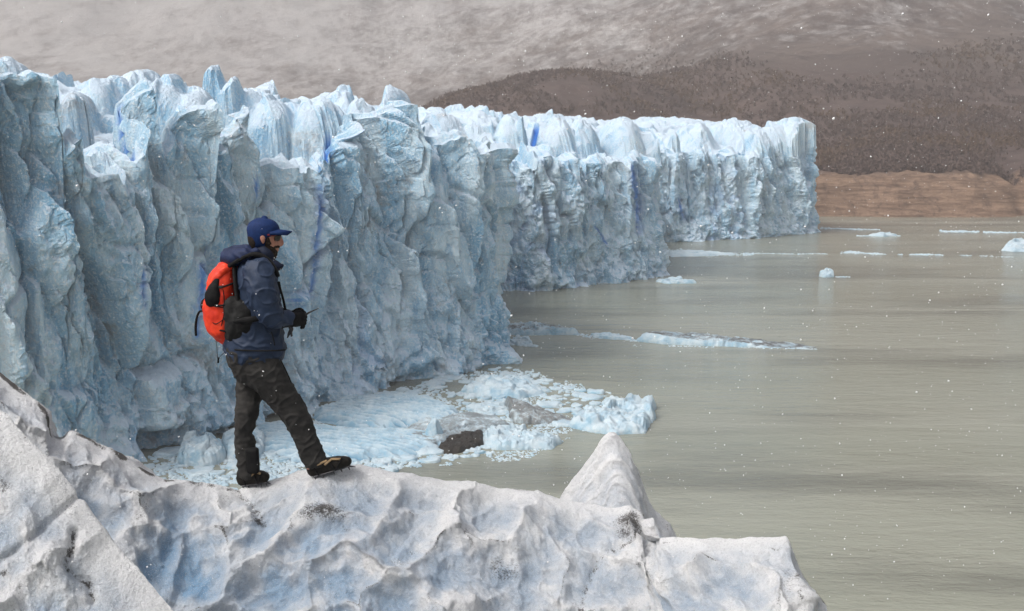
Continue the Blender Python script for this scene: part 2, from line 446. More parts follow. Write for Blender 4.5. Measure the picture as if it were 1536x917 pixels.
def col_offset(u, z, k, size, seed):
    """broken ice columns along the front: own setback and own facet angle"""
    uw = u + 1.8 * perlin(u / 9, z / 15, seed=seed) + .5 * perlin(u / 3, z / 5, seed=seed + 1)
    f1, f2, r, ox, oy = worley(uw / size, z / (size * k) + .31 * seed, seed=seed)
    return (r[..., 2] - .5), ox * size, oy * size * k, r, f2 - f1

Lu = np.linalg.norm(BU - FU, axis=1)
dirB = (BU - FU) / Lu[:, None]
NV = 150
vv = np.linspace(0, 1, NV)
ZR, _ = top_z(FU[:, 0], FU[:, 1], 0 * U)
# rim line: jagged, but never lower than 24 m
ZR = np.maximum(ZR, 24)
def near_seg(px, py):
    d = ray(px, py); s_ = FU[:, 0] - FU[:, 1] * (d[0] / d[1])
    sg = np.where(np.diff(np.sign(s_)) != 0)[0]
    i = sg[np.argmin(FU[sg, 1])]
    return U[i], CAM_H + d[2] / d[1] * FU[i, 1]
RIM = [(-30, 120), (0, 122), (40, 112), (68, 122), (74, 170), (78, 235), (84, 222), (96, 210), (100, 268), (130, 268), (160, 262), (168, 282), (174, 270), (190, 245), (204, 232), (210, 205), (224, 150), (240, 128), (247, 225), (252, 238), (266, 215), (280, 170), (298, 158),
       (304, 236), (320, 225), (344, 200), (350, 226), (362, 190), (376, 168), (388, 235), (394, 264), (412, 252), (436, 262), (458, 252), (474, 276), (482, 272), (500, 240), (512, 250), (530, 215), (546, 192), (552, 215), (570, 190), (590, 172), (620, 160), (630, 205), (636, 222),
       (648, 205), (660, 192), (666, 222), (680, 214), (694, 203), (702, 230), (716, 222), (730, 212), (736, 236), (750, 226), (762, 216)]
rz = np.array([near_seg(a_, b_) for a_, b_ in RIM])
inr = sstep(rz[0, 0] - 6, rz[0, 0], U) * sstep(rz[-1, 0] + 3, rz[-1, 0] - .5, U)
ZR = ZR * (1 - inr) + inr * (np.interp(U, rz[:, 0], rz[:, 1]) + .5 * perlin(U / 1.1, .5, seed=68) + .3 * (ZR - 33) * .4)
UU, VV = np.meshgrid(U, vv)
ZF = -0.6 + (ZR[None, :] + .6) * VV
hn = np.clip(ZF / 34, 0, 1)
D = -2.2 * hn - 1.5 * hn ** 3
D += 2.6 * np.exp(-np.maximum(ZF, 0) / 4.5) * (.5 + 1.2 * np.clip(fbm(UU / 9, ZF / 6, o=3, seed=70), -.4, 1))
r, ox, oz, rr, e = col_offset(UU, ZF, 5.0, 9.5, 3)
amp = .30 + .70 * sstep(.05, .6, hn)
D += amp * (r * 5.0 + ox * (rr[..., 3] - .5) * 1.2 + oz * (rr[..., 4] - .5) * .10) - amp * 2.4 * sstep(.05, 0, e)
blue_face = (rr[..., 5] - .5)
r, ox, oz, rr, e = col_offset(UU + .25 * ZF, ZF, 4.5, 3.8, 5)
D += amp * (r * 3.2 + ox * (rr[..., 3] - .5) * 1.6 + oz * (rr[..., 4] - .5) * .08) - amp * 1.2 * sstep(.07, 0, e)
r, ox, oz, rr, e = col_offset(UU - .15 * ZF, ZF, 4.5, 1.8, 8)
D += r * .5 + ox * (rr[..., 3] - .5) * .8 + oz * (rr[..., 4] - .5) * .12
farw = sstep(200, 300, FU[:, 1])[None]
D += 1.1 * farw * fbm(UU / 5, ZF / 5, o=4, seed=73)
D += (.85 - .5 * farw) * (1 - 2 * np.abs(perlin(UU / 5.5, ZF / 26, seed=77))) + .35 * (1 - 2 * np.abs(perlin(UU / 2.1, ZF / 11, seed=74))) + .35 * (1 - 2 * np.abs(perlin(UU / 2.6 + ZF / 9, ZF / 5.5, seed=76))) + (.22 + .35 * sstep(.5, .1, hn)) * fbm(UU / 2.4, ZF / 4.5, o=4, seed=78) + .10 * (1 - 2 * np.abs(perlin(UU / .9, ZF / 2.0, seed=75))) + (.12 + .30 * sstep(.45, .1, hn)) * fbm(UU / .9, ZF / 1.4, o=3, seed=79)
# the tall fins of the near cliff: a slope on the left, a sharp arris, then the dark front falling away
FINS = [((-20, 110), (30, 700), 3.0, 4, 5), ((74, 112), (112, 640), 5.0, 5.0, 5), ((95, 215), (160, 600), 2.2, 3, 3.5), ((168, 285), (222, 560), 2.6, 4.5, 4), ((204, 235), (232, 480), 1.8, 2, 3), ((243, 132), (268, 470), 5.0, 6.0, 4.5), ((302, 160), (318, 420), 3.0, 4.0, 3.5), ((346, 200), (352, 380), 2.0, 2.5, 3),
        ((372, 168), (396, 340), 4.6, 6.5, 5), ((432, 250), (440, 480), 1.6, 2.5, 3), ((492, 220), (474, 480), 2.4, 4, 4), ((512, 240), (510, 420), 2.0, 3, 3), ((545, 190), (556, 400), 2.0, 3, 3.5), ((624, 162), (640, 400), 4.2, 5, 5), ((654, 196), (664, 420), 1.8, 2.5, 4), ((694, 205), (704, 480), 1.8, 3, 4), ((728, 215), (742, 520), 2.4, 3, 4), ((756, 218), (762, 520), 2.0, 2.5, 3),
        ((806, 210), (812, 400), 3.0, 4, 5), ((858, 215), (866, 390), 3.2, 4, 5), ((902, 225), (908, 380), 2.6, 4, 5), ((1000, 225), (998, 400), 3.5, 6, 5), ((1060, 225), (1062, 340), 2.5, 4, 5), ((1130, 225), (1130, 340), 2.5, 4, 6), ((1180, 225), (1184, 330), 2.5, 4, 6)]
for (xt, yt), (xb, yb), A_, wl_, wr_ in FINS:
    ut, zt = near_seg(xt, yt); ub, zb = near_seg(xb, yb)
    ua = ub + (ut - ub) * np.clip((ZF - zb) / max(zt - zb, 1), -.3, 1.1) + .55 * perlin(ZF / 4.5, xt, seed=85) + .25 * perlin(ZF / 1.4, xt, seed=86)
    de = UU - ua
    win = .12 + .88 * sstep(zb - 2, zb + .55 * (zt - zb), ZF)
    D += A_ * win * np.where(de < 0, np.clip(1 + de / wl_, 0, 1) ** 1.15, np.exp(-de / wr_) * sstep(1.6 * wr_ * 2, 0, de))
# hollow caves melted in at the waterline
BL = np.zeros_like(D)
def face_u(px, py):
    """place on the front line below a pixel column; only the segment nearest the camera"""
    a_ = (px - 768.0) / F / CP
    s_ = FU[:, 0] - FU[:, 1] * a_
    sg = np.where(np.diff(np.sign(s_)) != 0)[0]
    return sg
def face_uz(px, py, which=0):
    d = ray(px, py); s_ = FU[:, 0] - FU[:, 1] * (d[0] / d[1])
    sg = np.where(np.diff(np.sign(s_)) != 0)[0]
    i = sg[min(which, len(sg) - 1)]
    Yv = FU[i, 1]
    return U[i], CAM_H + d[2] / d[1] * Yv
def near_seg(px, py):
    d = ray(px, py); s_ = FU[:, 0] - FU[:, 1] * (d[0] / d[1])
    sg = np.where(np.diff(np.sign(s_)) != 0)[0]
    i = sg[np.argmin(FU[sg, 1])]
    return U[i], CAM_H + d[2] / d[1] * FU[i, 1]
for cx_, cy_, wu, hz, dep in ((235, 668, 3.4, 3.4, 3.5), (330, 646, 4.0, 1.3, 2.2), (600, 570, 5, .8, 1.2), (410, 618, 4, .9, 1.4)):
    uc, _ = near_seg(cx_, cy_)
    D -= dep * np.exp(-((UU - uc) / wu) ** 4) * sstep(hz, hz * .55, ZF + .5 * perlin(UU / 2, ZF, seed=80))
# deep blue cracks
cracks = [([(478, 272), (482, 300), (479, 345), (473, 395), (466, 442)], 2.9), ([(949, 246), (952, 275), (957, 310), (957, 346)], 2.6), ([(304, 395), (305, 425), (300, 468)], 3.6), ([(298, 472), (297, 505)], 2.0),
          ([(217, 405), (215, 430), (219, 458)], 2.0), ([(386, 262), (385, 296)], 2.0), ([(1018, 300), (1022, 316), (1026, 327)], 1.8), ([(446, 444), (443, 456)], 4), ([(893, 340), (902, 352), (910, 366)], 1.6)]
# clean recently broken faces are bluer
BL = np.maximum(BL, np.clip(.32 * sstep(.28, .5, blue_face) * sstep(.5, .1, np.abs(perlin(UU / 6, ZF / 9, seed=83)) * 2), 0, 1))
def blur(a, n):
    for _ in range(n):
        a = np.concatenate([a[:1], (a[:-2] + 2 * a[1:-1] + a[2:]) / 4, a[-1:]], 0)
        a = np.concatenate([a[:, :1], (a[:, :-2] + 2 * a[:, 1:-1] + a[:, 2:]) / 4, a[:, -1:]], 1)
    return a
D = blur(D, 1)
# freshly broken, crumbly patches between the clean facets, and the net of fine cracks
brk_ = sstep(-.25, .35, perlin(UU / 10, ZF / 10, seed=101) + .5 * sstep(.5, .05, hn))
D += (.08 + .42 * brk_) * fbm(UU / 2.0, ZF / 2.6, o=5, seed=87) + (.05 + .22 * brk_) * (1 - 2 * np.abs(perlin(UU / 1.1, ZF / 1.5, seed=102)))
r, ox, oz, rr, e = col_offset(UU + .2 * ZF, ZF, 2.2, 1.5, 13)
D += (.4 + .6 * brk_) * (r * .45 + ox * (rr[..., 3] - .5) * 1.0 + oz * (rr[..., 4] - .5) * .35)
D -= .9 * sstep(.055, .0, np.abs(perlin(UU / 5.5 + .5 * perlin(ZF / 7, UU / 9, seed=105), ZF / 24, seed=103))) * sstep(-.1, .2, perlin(UU / 12, ZF / 9, seed=104))
D -= .35 * sstep(.04, .0, np.abs(perlin(UU / 7 + ZF / 11, ZF / 8, seed=106)))
PF = np.zeros(D.shape + (3,))
PF[..., 0] = FU[None, :, 0] + NRM[None, :, 0] * D; PF[..., 1] = FU[None, :, 1] + NRM[None, :, 1] * D; PF[..., 2] = ZF
def pix(P):
    dx, dy, dz = P[..., 0], P[..., 1], P[..., 2] - CAM_H
    cz = dy * CP - dz * SP; cyv = dy * SP + dz * CP
    return 768 + F * dx / cz, 458.5 - F * cyv / cz
def seg_dist(px, py, line):
    best = np.full(px.shape, 1e9)
    for (x1, y1), (x2, y2) in zip(line[:-1], line[1:]):
        ex, ey = x2 - x1, y2 - y1; t = np.clip(((px - x1) * ex + (py - y1) * ey) / (ex * ex + ey * ey), 0, 1)
        best = np.minimum(best, np.hypot(px - x1 - t * ex, py - y1 - t * ey))
    return best
# deep blue cracks splitting the face
fpx, fpy = pix(PF)
for line, wpx in cracks:
    dd_ = seg_dist(fpx + 2.5 * perlin(fpx / 9, fpy / 9, seed=81), fpy, line)
    ey = [p[1] for p in line]; tap = .35 + .65 * sstep(min(ey) - 3, min(ey) + 16, fpy) * sstep(max(ey) + 3, max(ey) - 16, fpy)
    BL = np.maximum(BL, np.maximum(sstep(wpx * tap * 1.75, wpx * tap * .55, dd_) * (.72 + .35 * perlin(fpx / 6, fpy / 14, seed=82)), .30 * sstep(wpx * 5, wpx, dd_) * sstep(-.4, .4, perlin(fpx / 14, fpy / 14, seed=93))))
    PF[..., :2] -= NRM[None] * (.25 * sstep(wpx * 1.3, wpx * .4, dd_))[..., None]
# top rows start from the displaced rim
tt = np.concatenate([np.cumsum(np.full(110, .36)), .36 * 110 + np.cumsum(np.linspace(.4, 1.4, 80))]); tt /= tt[-1]
rim = PF[-1]
TM = tt[:, None] * Lu[None, :]
w_ = np.clip(1 - TM / 25, 0, 1)[..., None]
base = FU[None] + dirB[None] * TM[..., None] + w_ * (rim[None, :, :2] - FU[None])
ZT, rT = top_z(base[..., 0], base[..., 1], TM)
rise = ZR[None] + TM * (.62 + .35 * perlin(base[..., 0] / 7, base[..., 1] / 7, seed=69)) + .7 * fbm(base[..., 0] / 3.5, base[..., 1] / 3.5, o=4, seed=67) * sstep(0, 2, TM)
g1_, g2_, rg_, gx_, gy_ = worley((base[..., 0] + base[..., 1] * .5) / 4.5 + .3 * perlin(base[..., 0] / 3, base[..., 1] / 3, seed=71), base[..., 1] / 5.5, seed=9)
rise = rise + ((rg_[..., 2] - .5) * 2.2 + gx_ * 1.8 * (rg_[..., 3] - .2) - sstep(.08, 0, g2_ - g1_) * 1.0) * sstep(0, 2.5, TM)
wf = np.maximum(sstep(14, 26, TM), sstep(0, 3.0, rise - ZT) * sstep(1.5, 6, TM))
ZT = rise * (1 - wf) + ZT * wf
# single rounded blocks and pinnacles standing on the broken top
BLOCKS = [(12, 94, 34, 40, .6), (45, 106, 26, 30, .5), (105, 132, 34, 48, .5), (150, 118, 46, 60, .6), (108, 126, 22, 26, .2), (212, 112, 62, 64, .6), (246, 118, 34, 50, .5), (285, 134, 40, 46, .5), (322, 99, 17, 58, .8), (346, 116, 18, 50, .4), (372, 128, 32, 52, .5), (438, 132, 40, 46, .5), (405, 150, 34, 40, .5), (476, 150, 44, 34, .6), (520, 134, 40, 62, .6),
          (575, 131, 44, 50, .7), (540, 152, 26, 40, .4), (662, 164, 40, 44, .5), (712, 176, 40, 40, .5), (762, 172, 24, 36, .3), (782, 176, 5, 30, .3), (832, 178, 30, 42, .4), (868, 180, 28, 40, .5), (930, 179, 40, 44, .6), (976, 184, 24, 34, .3), (1012, 196, 7, 10, .3), (1040, 186, 40, 36, .5), (1095, 179, 44, 44, .6), (1150, 184, 40, 36, .7), (1186, 179, 34, 22, .8), (1206, 187, 30, 12, .9), (1128, 190, 30, 26, .6)]
k1, k2, kr, kx, ky = worley(base[..., 0] / 3.6 + .35 * perlin(base[..., 0] / 2.5, base[..., 1] / 2.5, seed=91), base[..., 1] / 4.4 + .35 * perlin(base[..., 0] / 2.5, base[..., 1] / 2.5, seed=96), seed=21)
BN = .55 * fbm(base[..., 0] / 4.5, base[..., 1] / 4.5, o=4, seed=89) + (kr[..., 2] - .5) * 1.5 + kx * 3.6 * (kr[..., 3] - .4) * .40 + ky * 4 * (kr[..., 4] - .5) * .3 - .8 * sstep(.09, 0, k2 - k1)
for bx_, by_, wpx, tb, sq in BLOCKS:
    ub, _ = near_seg(bx_, 300); i = int(np.argmin(np.abs(U - ub)))
    d = ray(bx_, by_)
    # along the pixel column, the place tb metres behind the front
    Yb = FU[i, 1] + tb * .75; c_ = d * (Yb / d[1]) + np.array([0, 0, CAM_H]); wm = wpx * Yb / F; BNs = 1
    dx_ = (base[..., 0] - c_[0]) / wm + .22 * perlin(base[..., 0] / (wm * .9), base[..., 1] / (wm * .9), bx_, seed=88); dy_ = (base[..., 1] - c_[1]) / (wm * 1.5)
    rb_ = np.hypot(dx_, dy_); hb = c_[2] - (wm * (1.3 - .5 * sq)) * np.maximum(rb_, .0) ** (1.2 + 2.6 * sq) + BN + .35 * dx_ * wm * (1 - sq)
    ZT = np.where(rb_ < 1.15, np.maximum(ZT, hb), ZT)
    # nothing behind may hide the block
    ZT = np.where((np.abs(dx_) < 1.1) & (base[..., 1] > c_[1] + wm * .8) & (base[..., 1] < c_[1] + 40), np.minimum(ZT, CAM_H + (c_[2] - CAM_H) * base[..., 1] / c_[1] - .8), ZT)
ZT = blur(ZT, 1); ZT[0] = .5 * (ZT[0] + ZR)
ZT = ZT - 34 * sstep(.86, 1.0, tt)[:, None]
PT = np.concatenate([base, ZT[..., None]], -1)
tpx, tpy = pix(PT); BC = np.zeros(ZT.shape)
for line, wpx in (([(181, 160), (187, 200), (197, 231)], 4.6), ([(492, 205), (490, 232), (484, 252)], 4.0), ([(805, 190), (800, 215)], 3.5), ([(1000, 250), (996, 262)], 2)):
    BC = np.maximum(BC, sstep(wpx * 1.5, wpx * .6, seg_dist(tpx, tpy, line)) * (TM < 45))
PT[..., 2] -= 1.5 * BC
BT = np.clip(.15 * (rT[..., 5] < .05) * sstep(.0, .4, perlin(base[..., 0] / 4, base[..., 1] / 4, seed=84)), 0, 1)
BT = np.maximum(BT, BC)
PG = np.concatenate([PF, PT], 0); BG = np.concatenate([BL, BT], 0)
tag(link('glacier', grid_mesh('glacier', PG, {'blue': BG}, smooth=False), M_GLACIER), kind='structure')

# ------------------------------------------------------------------ floating ice
def in_poly(px, py, poly):
    px, py = np.asarray(px, float), np.asarray(py, float); c = np.zeros(px.shape, bool)
    for (x1, y1), (x2, y2) in zip(poly, poly[1:] + poly[:1]):
        m = ((y1 > py) != (y2 > py)) & (px < (x2 - x1) * (py - y1) / (y2 - y1 + 1e-9) + x1)
        c ^= m
    return c
M_FL_WHITE = mat_floe('white_floe_ice', 0, None, .40); M_FL_BLUE = mat_floe('blue_floe_ice', 0, None, .95)
M_FL_GREY = mat_floe('dirty_floe_ice', .62); M_FL_DARK = mat_floe('moraine_covered_ice', .95); M_FL_MID = mat_floe('streaked_floe_ice', .40)
M_FL_DARK2 = mat_floe('grey_sided_ice', .72); M_FL_RAFT = mat_floe('dust_topped_ice', .35, None, .6, .9); M_FL_STREAK = mat_floe('grooved_floe_ice', .34, None, .95)
def floe(name, label, poly, H, mat, cat='ice floe', lump=.5, cell=1.6, groove=0, gdir=0, gamp=.2, seed=1, dome=0.0, tilt=(0, 0), group=None, nt=150, nr=44, edge=.12, rough=.22):
    W = np.array([PW(float(a), float(b))[:2] for a, b in poly]); c = W.mean(0)
    th = np.linspace(0, 2 * math.pi, nt, endpoint=False); rad = np.zeros(nt)
    for i, t in enumerate(th):
        d = np.array([math.cos(t), math.sin(t)]); best = 0
        for p, q in zip(W, np.roll(W, -1, 0)):
            e = q - p; den = d[0] * e[1] - d[1] * e[0]
            if abs(den) < 1e-9: continue
            s = ((p[0] - c[0]) * e[1] - (p[1] - c[1]) * e[0]) / den; k = ((p[0] - c[0]) * d[1] - (p[1] - c[1]) * d[0]) / den
            if s > 0 and -1e-6 <= k <= 1 + 1e-6: best = max(best, s)
        rad[i] = best
    rad = rad * (1 + .10 * fbm(np.cos(th) * 3, np.sin(th) * 3, o=4, seed=seed))
    rr = np.concatenate([np.linspace(0, .8, nr - 16), np.linspace(.82, 1, 16)])
    RR, TH = np.meshgrid(rr, th, indexing='ij')
    x = RR * rad[None] * np.cos(TH); y = RR * rad[None] * np.sin(TH)
    sx, sy = x + c[0], y + c[1]
    wx = sx + .35 * perlin(sx / .9, sy / .9, seed=seed + 1); wy = sy + .35 * perlin(sx / .9, sy / .9, seed=seed + 2)
    f1, f2, r, ox, oy = worley(wx / cell, wy / cell, seed=seed + 3)
    size = rad.mean()
    h = H * (.62 + dome * (1 - RR ** 2)) + H * lump * ((r[..., 2] - .5) * 1.2 + ox * (r[..., 3] - .5) + oy * (r[..., 4] - .5)) - H * lump * .5 * sstep(.12, 0, f2 - f1)
    h = h + H * rough * fbm(sx / 1.3, sy / 1.3, o=4, seed=seed + 5) + (x * tilt[0] + y * tilt[1]) / size * H
    gv = 0 * x
    if groove:
        g = (wx * math.cos(gdir) + wy * math.sin(gdir)) / groove + .5 * perlin(sx / 4, sy / 4, seed=seed + 6)
        gv = np.abs((g % 1) - .5) * 2; h = h + gamp * (gv - .5); gv = (1 - gv) * (.4 + .6 * sstep(-.3, .3, perlin(sx / 3, sy / 3, seed=seed + 8)))
    e = np.clip((1 - RR) / edge, 0, 1) ** .55
    z = np.maximum(h, .12 * H) * e - .12 * (1 - e)
    z[-1] = -.35
    me = grid_mesh(name, np.stack([x, y, z], -1), {'groove': gv} if groove else None, wrap=True, flip=False)
    o = link(name, me, mat); o.location = (c[0], c[1], 0)
    return tag(o, label, cat, group)

floe('ice_floe', 'large pale blue ice slab with parallel grooves under the cliff foot', [(462, 628), (505, 603), (560, 597), (610, 594), (655, 604), (690, 622), (672, 640), (600, 645), (520, 646)], 1.05, M_FL_BLUE, 'ice slab', .12, 3.0, 1.25, R(62), .75, 11, .5, nt=460, nr=120, rough=.08)
floe('ice_floe', 'long ridged grey blue ice slab just behind the walker\'s boots', [(378, 668), (384, 640), (430, 636), (500, 648), (580, 650), (655, 652), (668, 668), (610, 686), (520, 694), (440, 694)], 0.9, M_FL_STREAK, 'ice slab', .12, 3.0, 1.15, R(70), .65, 12, .5, nt=460, nr=120, rough=.08)
floe('ice_floe', 'broad dirt covered grey ice slab beside the black moraine block', [(585, 655), (628, 636), (700, 622), (752, 630), (768, 642), (730, 650), (690, 660), (640, 674)], 1.1, M_FL_GREY, 'ice slab', .25, 3.0, 0, 0, 0, 13, .4)
floe('moraine_block', 'black rubble covered ice block at the water edge of the brash', [(652, 679), (672, 660), (700, 651), (726, 650), (726, 668), (700, 678), (672, 682)], 0.8, M_FL_DARK, 'moraine block', .3, 1.6, 0, 0, 0, 14, .4)
floe('ice_floe', 'lumpy white floe touching the right end of the black block', [(722, 668), (728, 650), (752, 646), (788, 650), (815, 660), (846, 665), (826, 674), (780, 676), (744, 676)], 1.4, M_FL_WHITE, 'ice floe', .5, 1.5, 0, 0, 0, 15, .3)
floe('ice_floe', 'grey sided wedge of ice tilting up behind the lumpy white floe', [(757, 610), (772, 612), (810, 620), (850, 626), (862, 632), (830, 636), (790, 637), (770, 634)], 1.3, M_FL_DARK2, 'ice slab', .2, 3.0, 0, 0, 0, 16, .2, (-.5, .1))
floe('ice_floe', 'cluster of rounded blue white blocks farthest out from the brash', [(852, 640), (872, 628), (905, 626), (925, 612), (950, 606), (984, 608), (982, 626), (968, 650), (925, 654), (880, 648)], 1.9, M_FL_BLUE, 'ice floe', .5, 2.1, 0, 0, 0, 17, .3)
floe('ice_floe', 'pale blue slab with a raised hump near the cliff corner', [(690, 588), (720, 574), (760, 570), (800, 582), (822, 592), (780, 600), (730, 598)], 1.5, M_FL_BLUE, 'ice slab', .35, 3.0, 0, 0, 0, 18, .5)
floe('ice_chunk', 'small upright white ice chunk sitting on the grey slab edge', [(634, 661), (642, 655), (658, 655), (668, 660), (655, 664), (642, 664)], 1.9, M_FL_BLUE, 'ice chunk', .5, 1.0, 0, 0, 0, 19, .6, nt=60, nr=30, edge=.5)
floe('ice_floe', 'thin flat white floe lying under the second cliff corner', [(560, 628), (600, 622), (640, 626), (630, 634), (580, 636)], .7, M_FL_WHITE, 'ice floe', .5, 1.2, 0, 0, 0, 20)
floe('ice_floe', 'flat white floe between the grooved slab and the humped slab', [(700, 612), (750, 603), (800, 606), (790, 614), (720, 622)], .8, M_FL_WHITE, 'ice floe', .6, 1.5, 0, 0, 0, 21)
floe('ice_floe', 'blue mound of ice floating left of the walker\'s rear boot', [(262, 694), (280, 676), (310, 668), (335, 676), (340, 690), (318, 700), (280, 700)], 2.2, M_FL_BLUE, 'ice floe', .5, 2.0, 0, 0, 0, 22, .6)
floe('ice_floe', 'low blue floe right behind the walker\'s rear shin', [(330, 668), (350, 655), (385, 652), (402, 664), (390, 690), (340, 690)], 1.8, M_FL_BLUE, 'ice floe', .4, 2.2, 0, 0, 0, 23, .5)
# lying farther out on the lake
floe('drift_ice', 'long low dirty ice raft with dark top drifting alone on the lake', [(950, 512), (985, 509), (1060, 509), (1130, 512), (1200, 515), (1229, 522), (1170, 522.5), (1080, 520), (990, 517)], 1.25, M_FL_RAFT, 'ice raft', .25, 3.5, 0, 0, 0, 24, .3, (-.35, 0), nt=220)
floe('drift_ice', 'dark topped flat ice slab emerging behind the near cliff corner', [(750, 499), (770, 494), (815, 494), (850, 498), (868, 503), (820, 503), (770, 504)], 1.7, M_FL_RAFT, 'ice slab', .35, 2.5, 0, 0, 0, 25, .3)
floe('drift_ice', 'thin pale blue ice strip left of the dirty raft', [(884, 503), (905, 502), (935, 506), (952, 510), (920, 510), (895, 507)], .9, M_FL_BLUE, 'ice floe', .4, 1.5, 0, 0, 0, 26)
floe('drift_ice', 'small white floe crowded against the near cliff corner', [(762, 514), (775, 508), (795, 510), (798, 517), (775, 519)], .9, M_FL_WHITE, 'ice floe', .6, 1.4, 0, 0, 0, 27)
floe('drift_ice', 'flat pale strip of ice at the foot of the middle cliff corner', [(984, 423), (1010, 420.5), (1042, 422), (1044, 425.5), (1000, 426)], 1.2, M_FL_BLUE, 'ice floe', .4, 2.0, 0, 0, 0, 28, nt=80)
floe('iceberg', 'small white iceberg alone in open water near the lake centre', [(1228, 415), (1236, 412), (1248, 413), (1252, 416), (1238, 417)], 1.5, M_FL_WHITE, 'iceberg', .6, 1.2, 0, 0, 0, 29, .5, nt=60)
floe('iceberg', 'bright white iceberg at the right edge of the lake', [(1502, 376), (1510, 371), (1528, 370), (1560, 373), (1552, 378), (1520, 378)], 2.3, M_FL_WHITE, 'iceberg', .5, 3.0, 0, 0, 0, 30, .7, nt=80, edge=.45)
floe('iceberg', 'little white ice hump off the tip of the far cliff', [(1302, 354), (1315, 351.5), (1335, 352), (1346, 354), (1325, 355.5)], 1.0, M_FL_WHITE, 'iceberg', .5, 3.0, 0, 0, 0, 31, .4, nt=70)
floe('drift_ice', 'narrow white ice strip in front of the far cliff notch', [(1000, 380), (1030, 377), (1075, 380), (1100, 382), (1050, 385), (1006, 386)], .9, M_FL_WHITE, 'ice floe', .5, 2.5, 0, 0, 0, 32, nt=90)

# small individual floes packed under the cliff
BRASH = [(206, 692), (300, 667), (345, 668), (395, 640), (470, 612), (560, 592), (640, 573), (700, 562), (764, 549), (800, 553), (830, 575), (900, 590), (935, 602), (925, 618), (860, 626), (862, 640), (790, 640), (740, 680), (690, 690), (600, 704), (520, 722), (360, 745), (240, 730)]
BIGS = [[(462, 628), (505, 600), (655, 604), (690, 622), (672, 640), (520, 646)], [(378, 668), (384, 640), (500, 648), (655, 652), (668, 668), (610, 686), (440, 694)], [(585, 655), (700, 622), (768, 642), (640, 674)],
        [(652, 679), (672, 660), (726, 650), (726, 668), (672, 682)], [(722, 668), (728, 650), (788, 650), (846, 665), (780, 676)], [(757, 612), (850, 622), (872, 632), (785, 640)], [(690, 588), (760, 570), (822, 592), (730, 598)], [(262, 694), (310, 668), (340, 690), (280, 700)], [(330, 668), (385, 652), (390, 690), (340, 690)], [(852, 640), (905, 626), (950, 606), (984, 608), (968, 650), (880, 648)]]
def small_floe_mesh(seed):
    r_ = np.random.default_rng(seed); nt, rr = 20, np.array([0, .35, .62, .8, .92, 1.0, 1.03])
    th = np.linspace(0, 2 * math.pi, nt, endpoint=False)
    rad = 1 + .30 * fbm(np.cos(th) * 1.6 + seed, np.sin(th) * 1.6, o=3, seed=seed); asp = r_.uniform(.55, .95)
    RR, TH = np.meshgrid(rr, th, indexing='ij')
    x = RR * rad * np.cos(TH); y = RR * rad * np.sin(TH) * asp
    f1, f2, q, ox, oy = worley(x / .6 + seed, y / .6, seed=seed)
    z = .30 + .22 * (q[..., 2] - .5) + .12 * fbm(x * 2, y * 2, seed * .7, o=3, seed=seed) + r_.uniform(-.15, .15) * x + r_.uniform(0, .2) * (1 - RR)
    z = np.maximum(z, .08); z[-2] *= .5; z[-1] = -.15
    return grid_mesh('small_ice_floe', np.stack([x, y, z], -1), wrap=True)
SM = [small_floe_mesh(100 + i) for i in range(14)]
for i, me in enumerate(SM): me.materials.append((M_FL_WHITE, M_FL_BLUE, M_FL_WHITE, M_FL_BLUE, M_FL_MID)[i % 5])
nsm = 0; taken = []
SMALL_LABEL = 'small broken ice floe in the brash between the ice cliff and the walker'
bx_, by_ = rng.uniform(205, 935, 9000), rng.uniform(545, 745, 9000)
ok_ = in_poly(bx_, by_, BRASH)
for bp in BIGS: ok_ &= ~in_poly(bx_, by_, bp)
for bx, by in zip(bx_[ok_], by_[ok_]):
    if nsm >= 285: break
    # dark open leads close under the cliff
    if perlin(bx / 60, by / 22, seed=90) < -.12 and by < 660 and bx < 720: continue
    p = PW(bx, by); s = .55 + 1.9 * rng.random() ** 2.4
    if bx > 845 or by > 680: s *= .75
    if any((p[0] - a) ** 2 + (p[1] - b) ** 2 < (.72 * (s + c_)) ** 2 for a, b, c_ in taken): continue
    taken.append((p[0], p[1], s))
    o = bpy.data.objects.new('small_ice_floe', SM[nsm % len(SM)]); col.objects.link(o)
    o.location = (p[0], p[1], 0); o.rotation_euler = (0, 0, rng.uniform(0, 6.28)); o.scale = (s, s, min(s, 1.2) * rng.uniform(.5, 1.1))
    tag(o, SMALL_LABEL, 'ice floe', 'small floes packed under the ice cliff'); nsm += 1

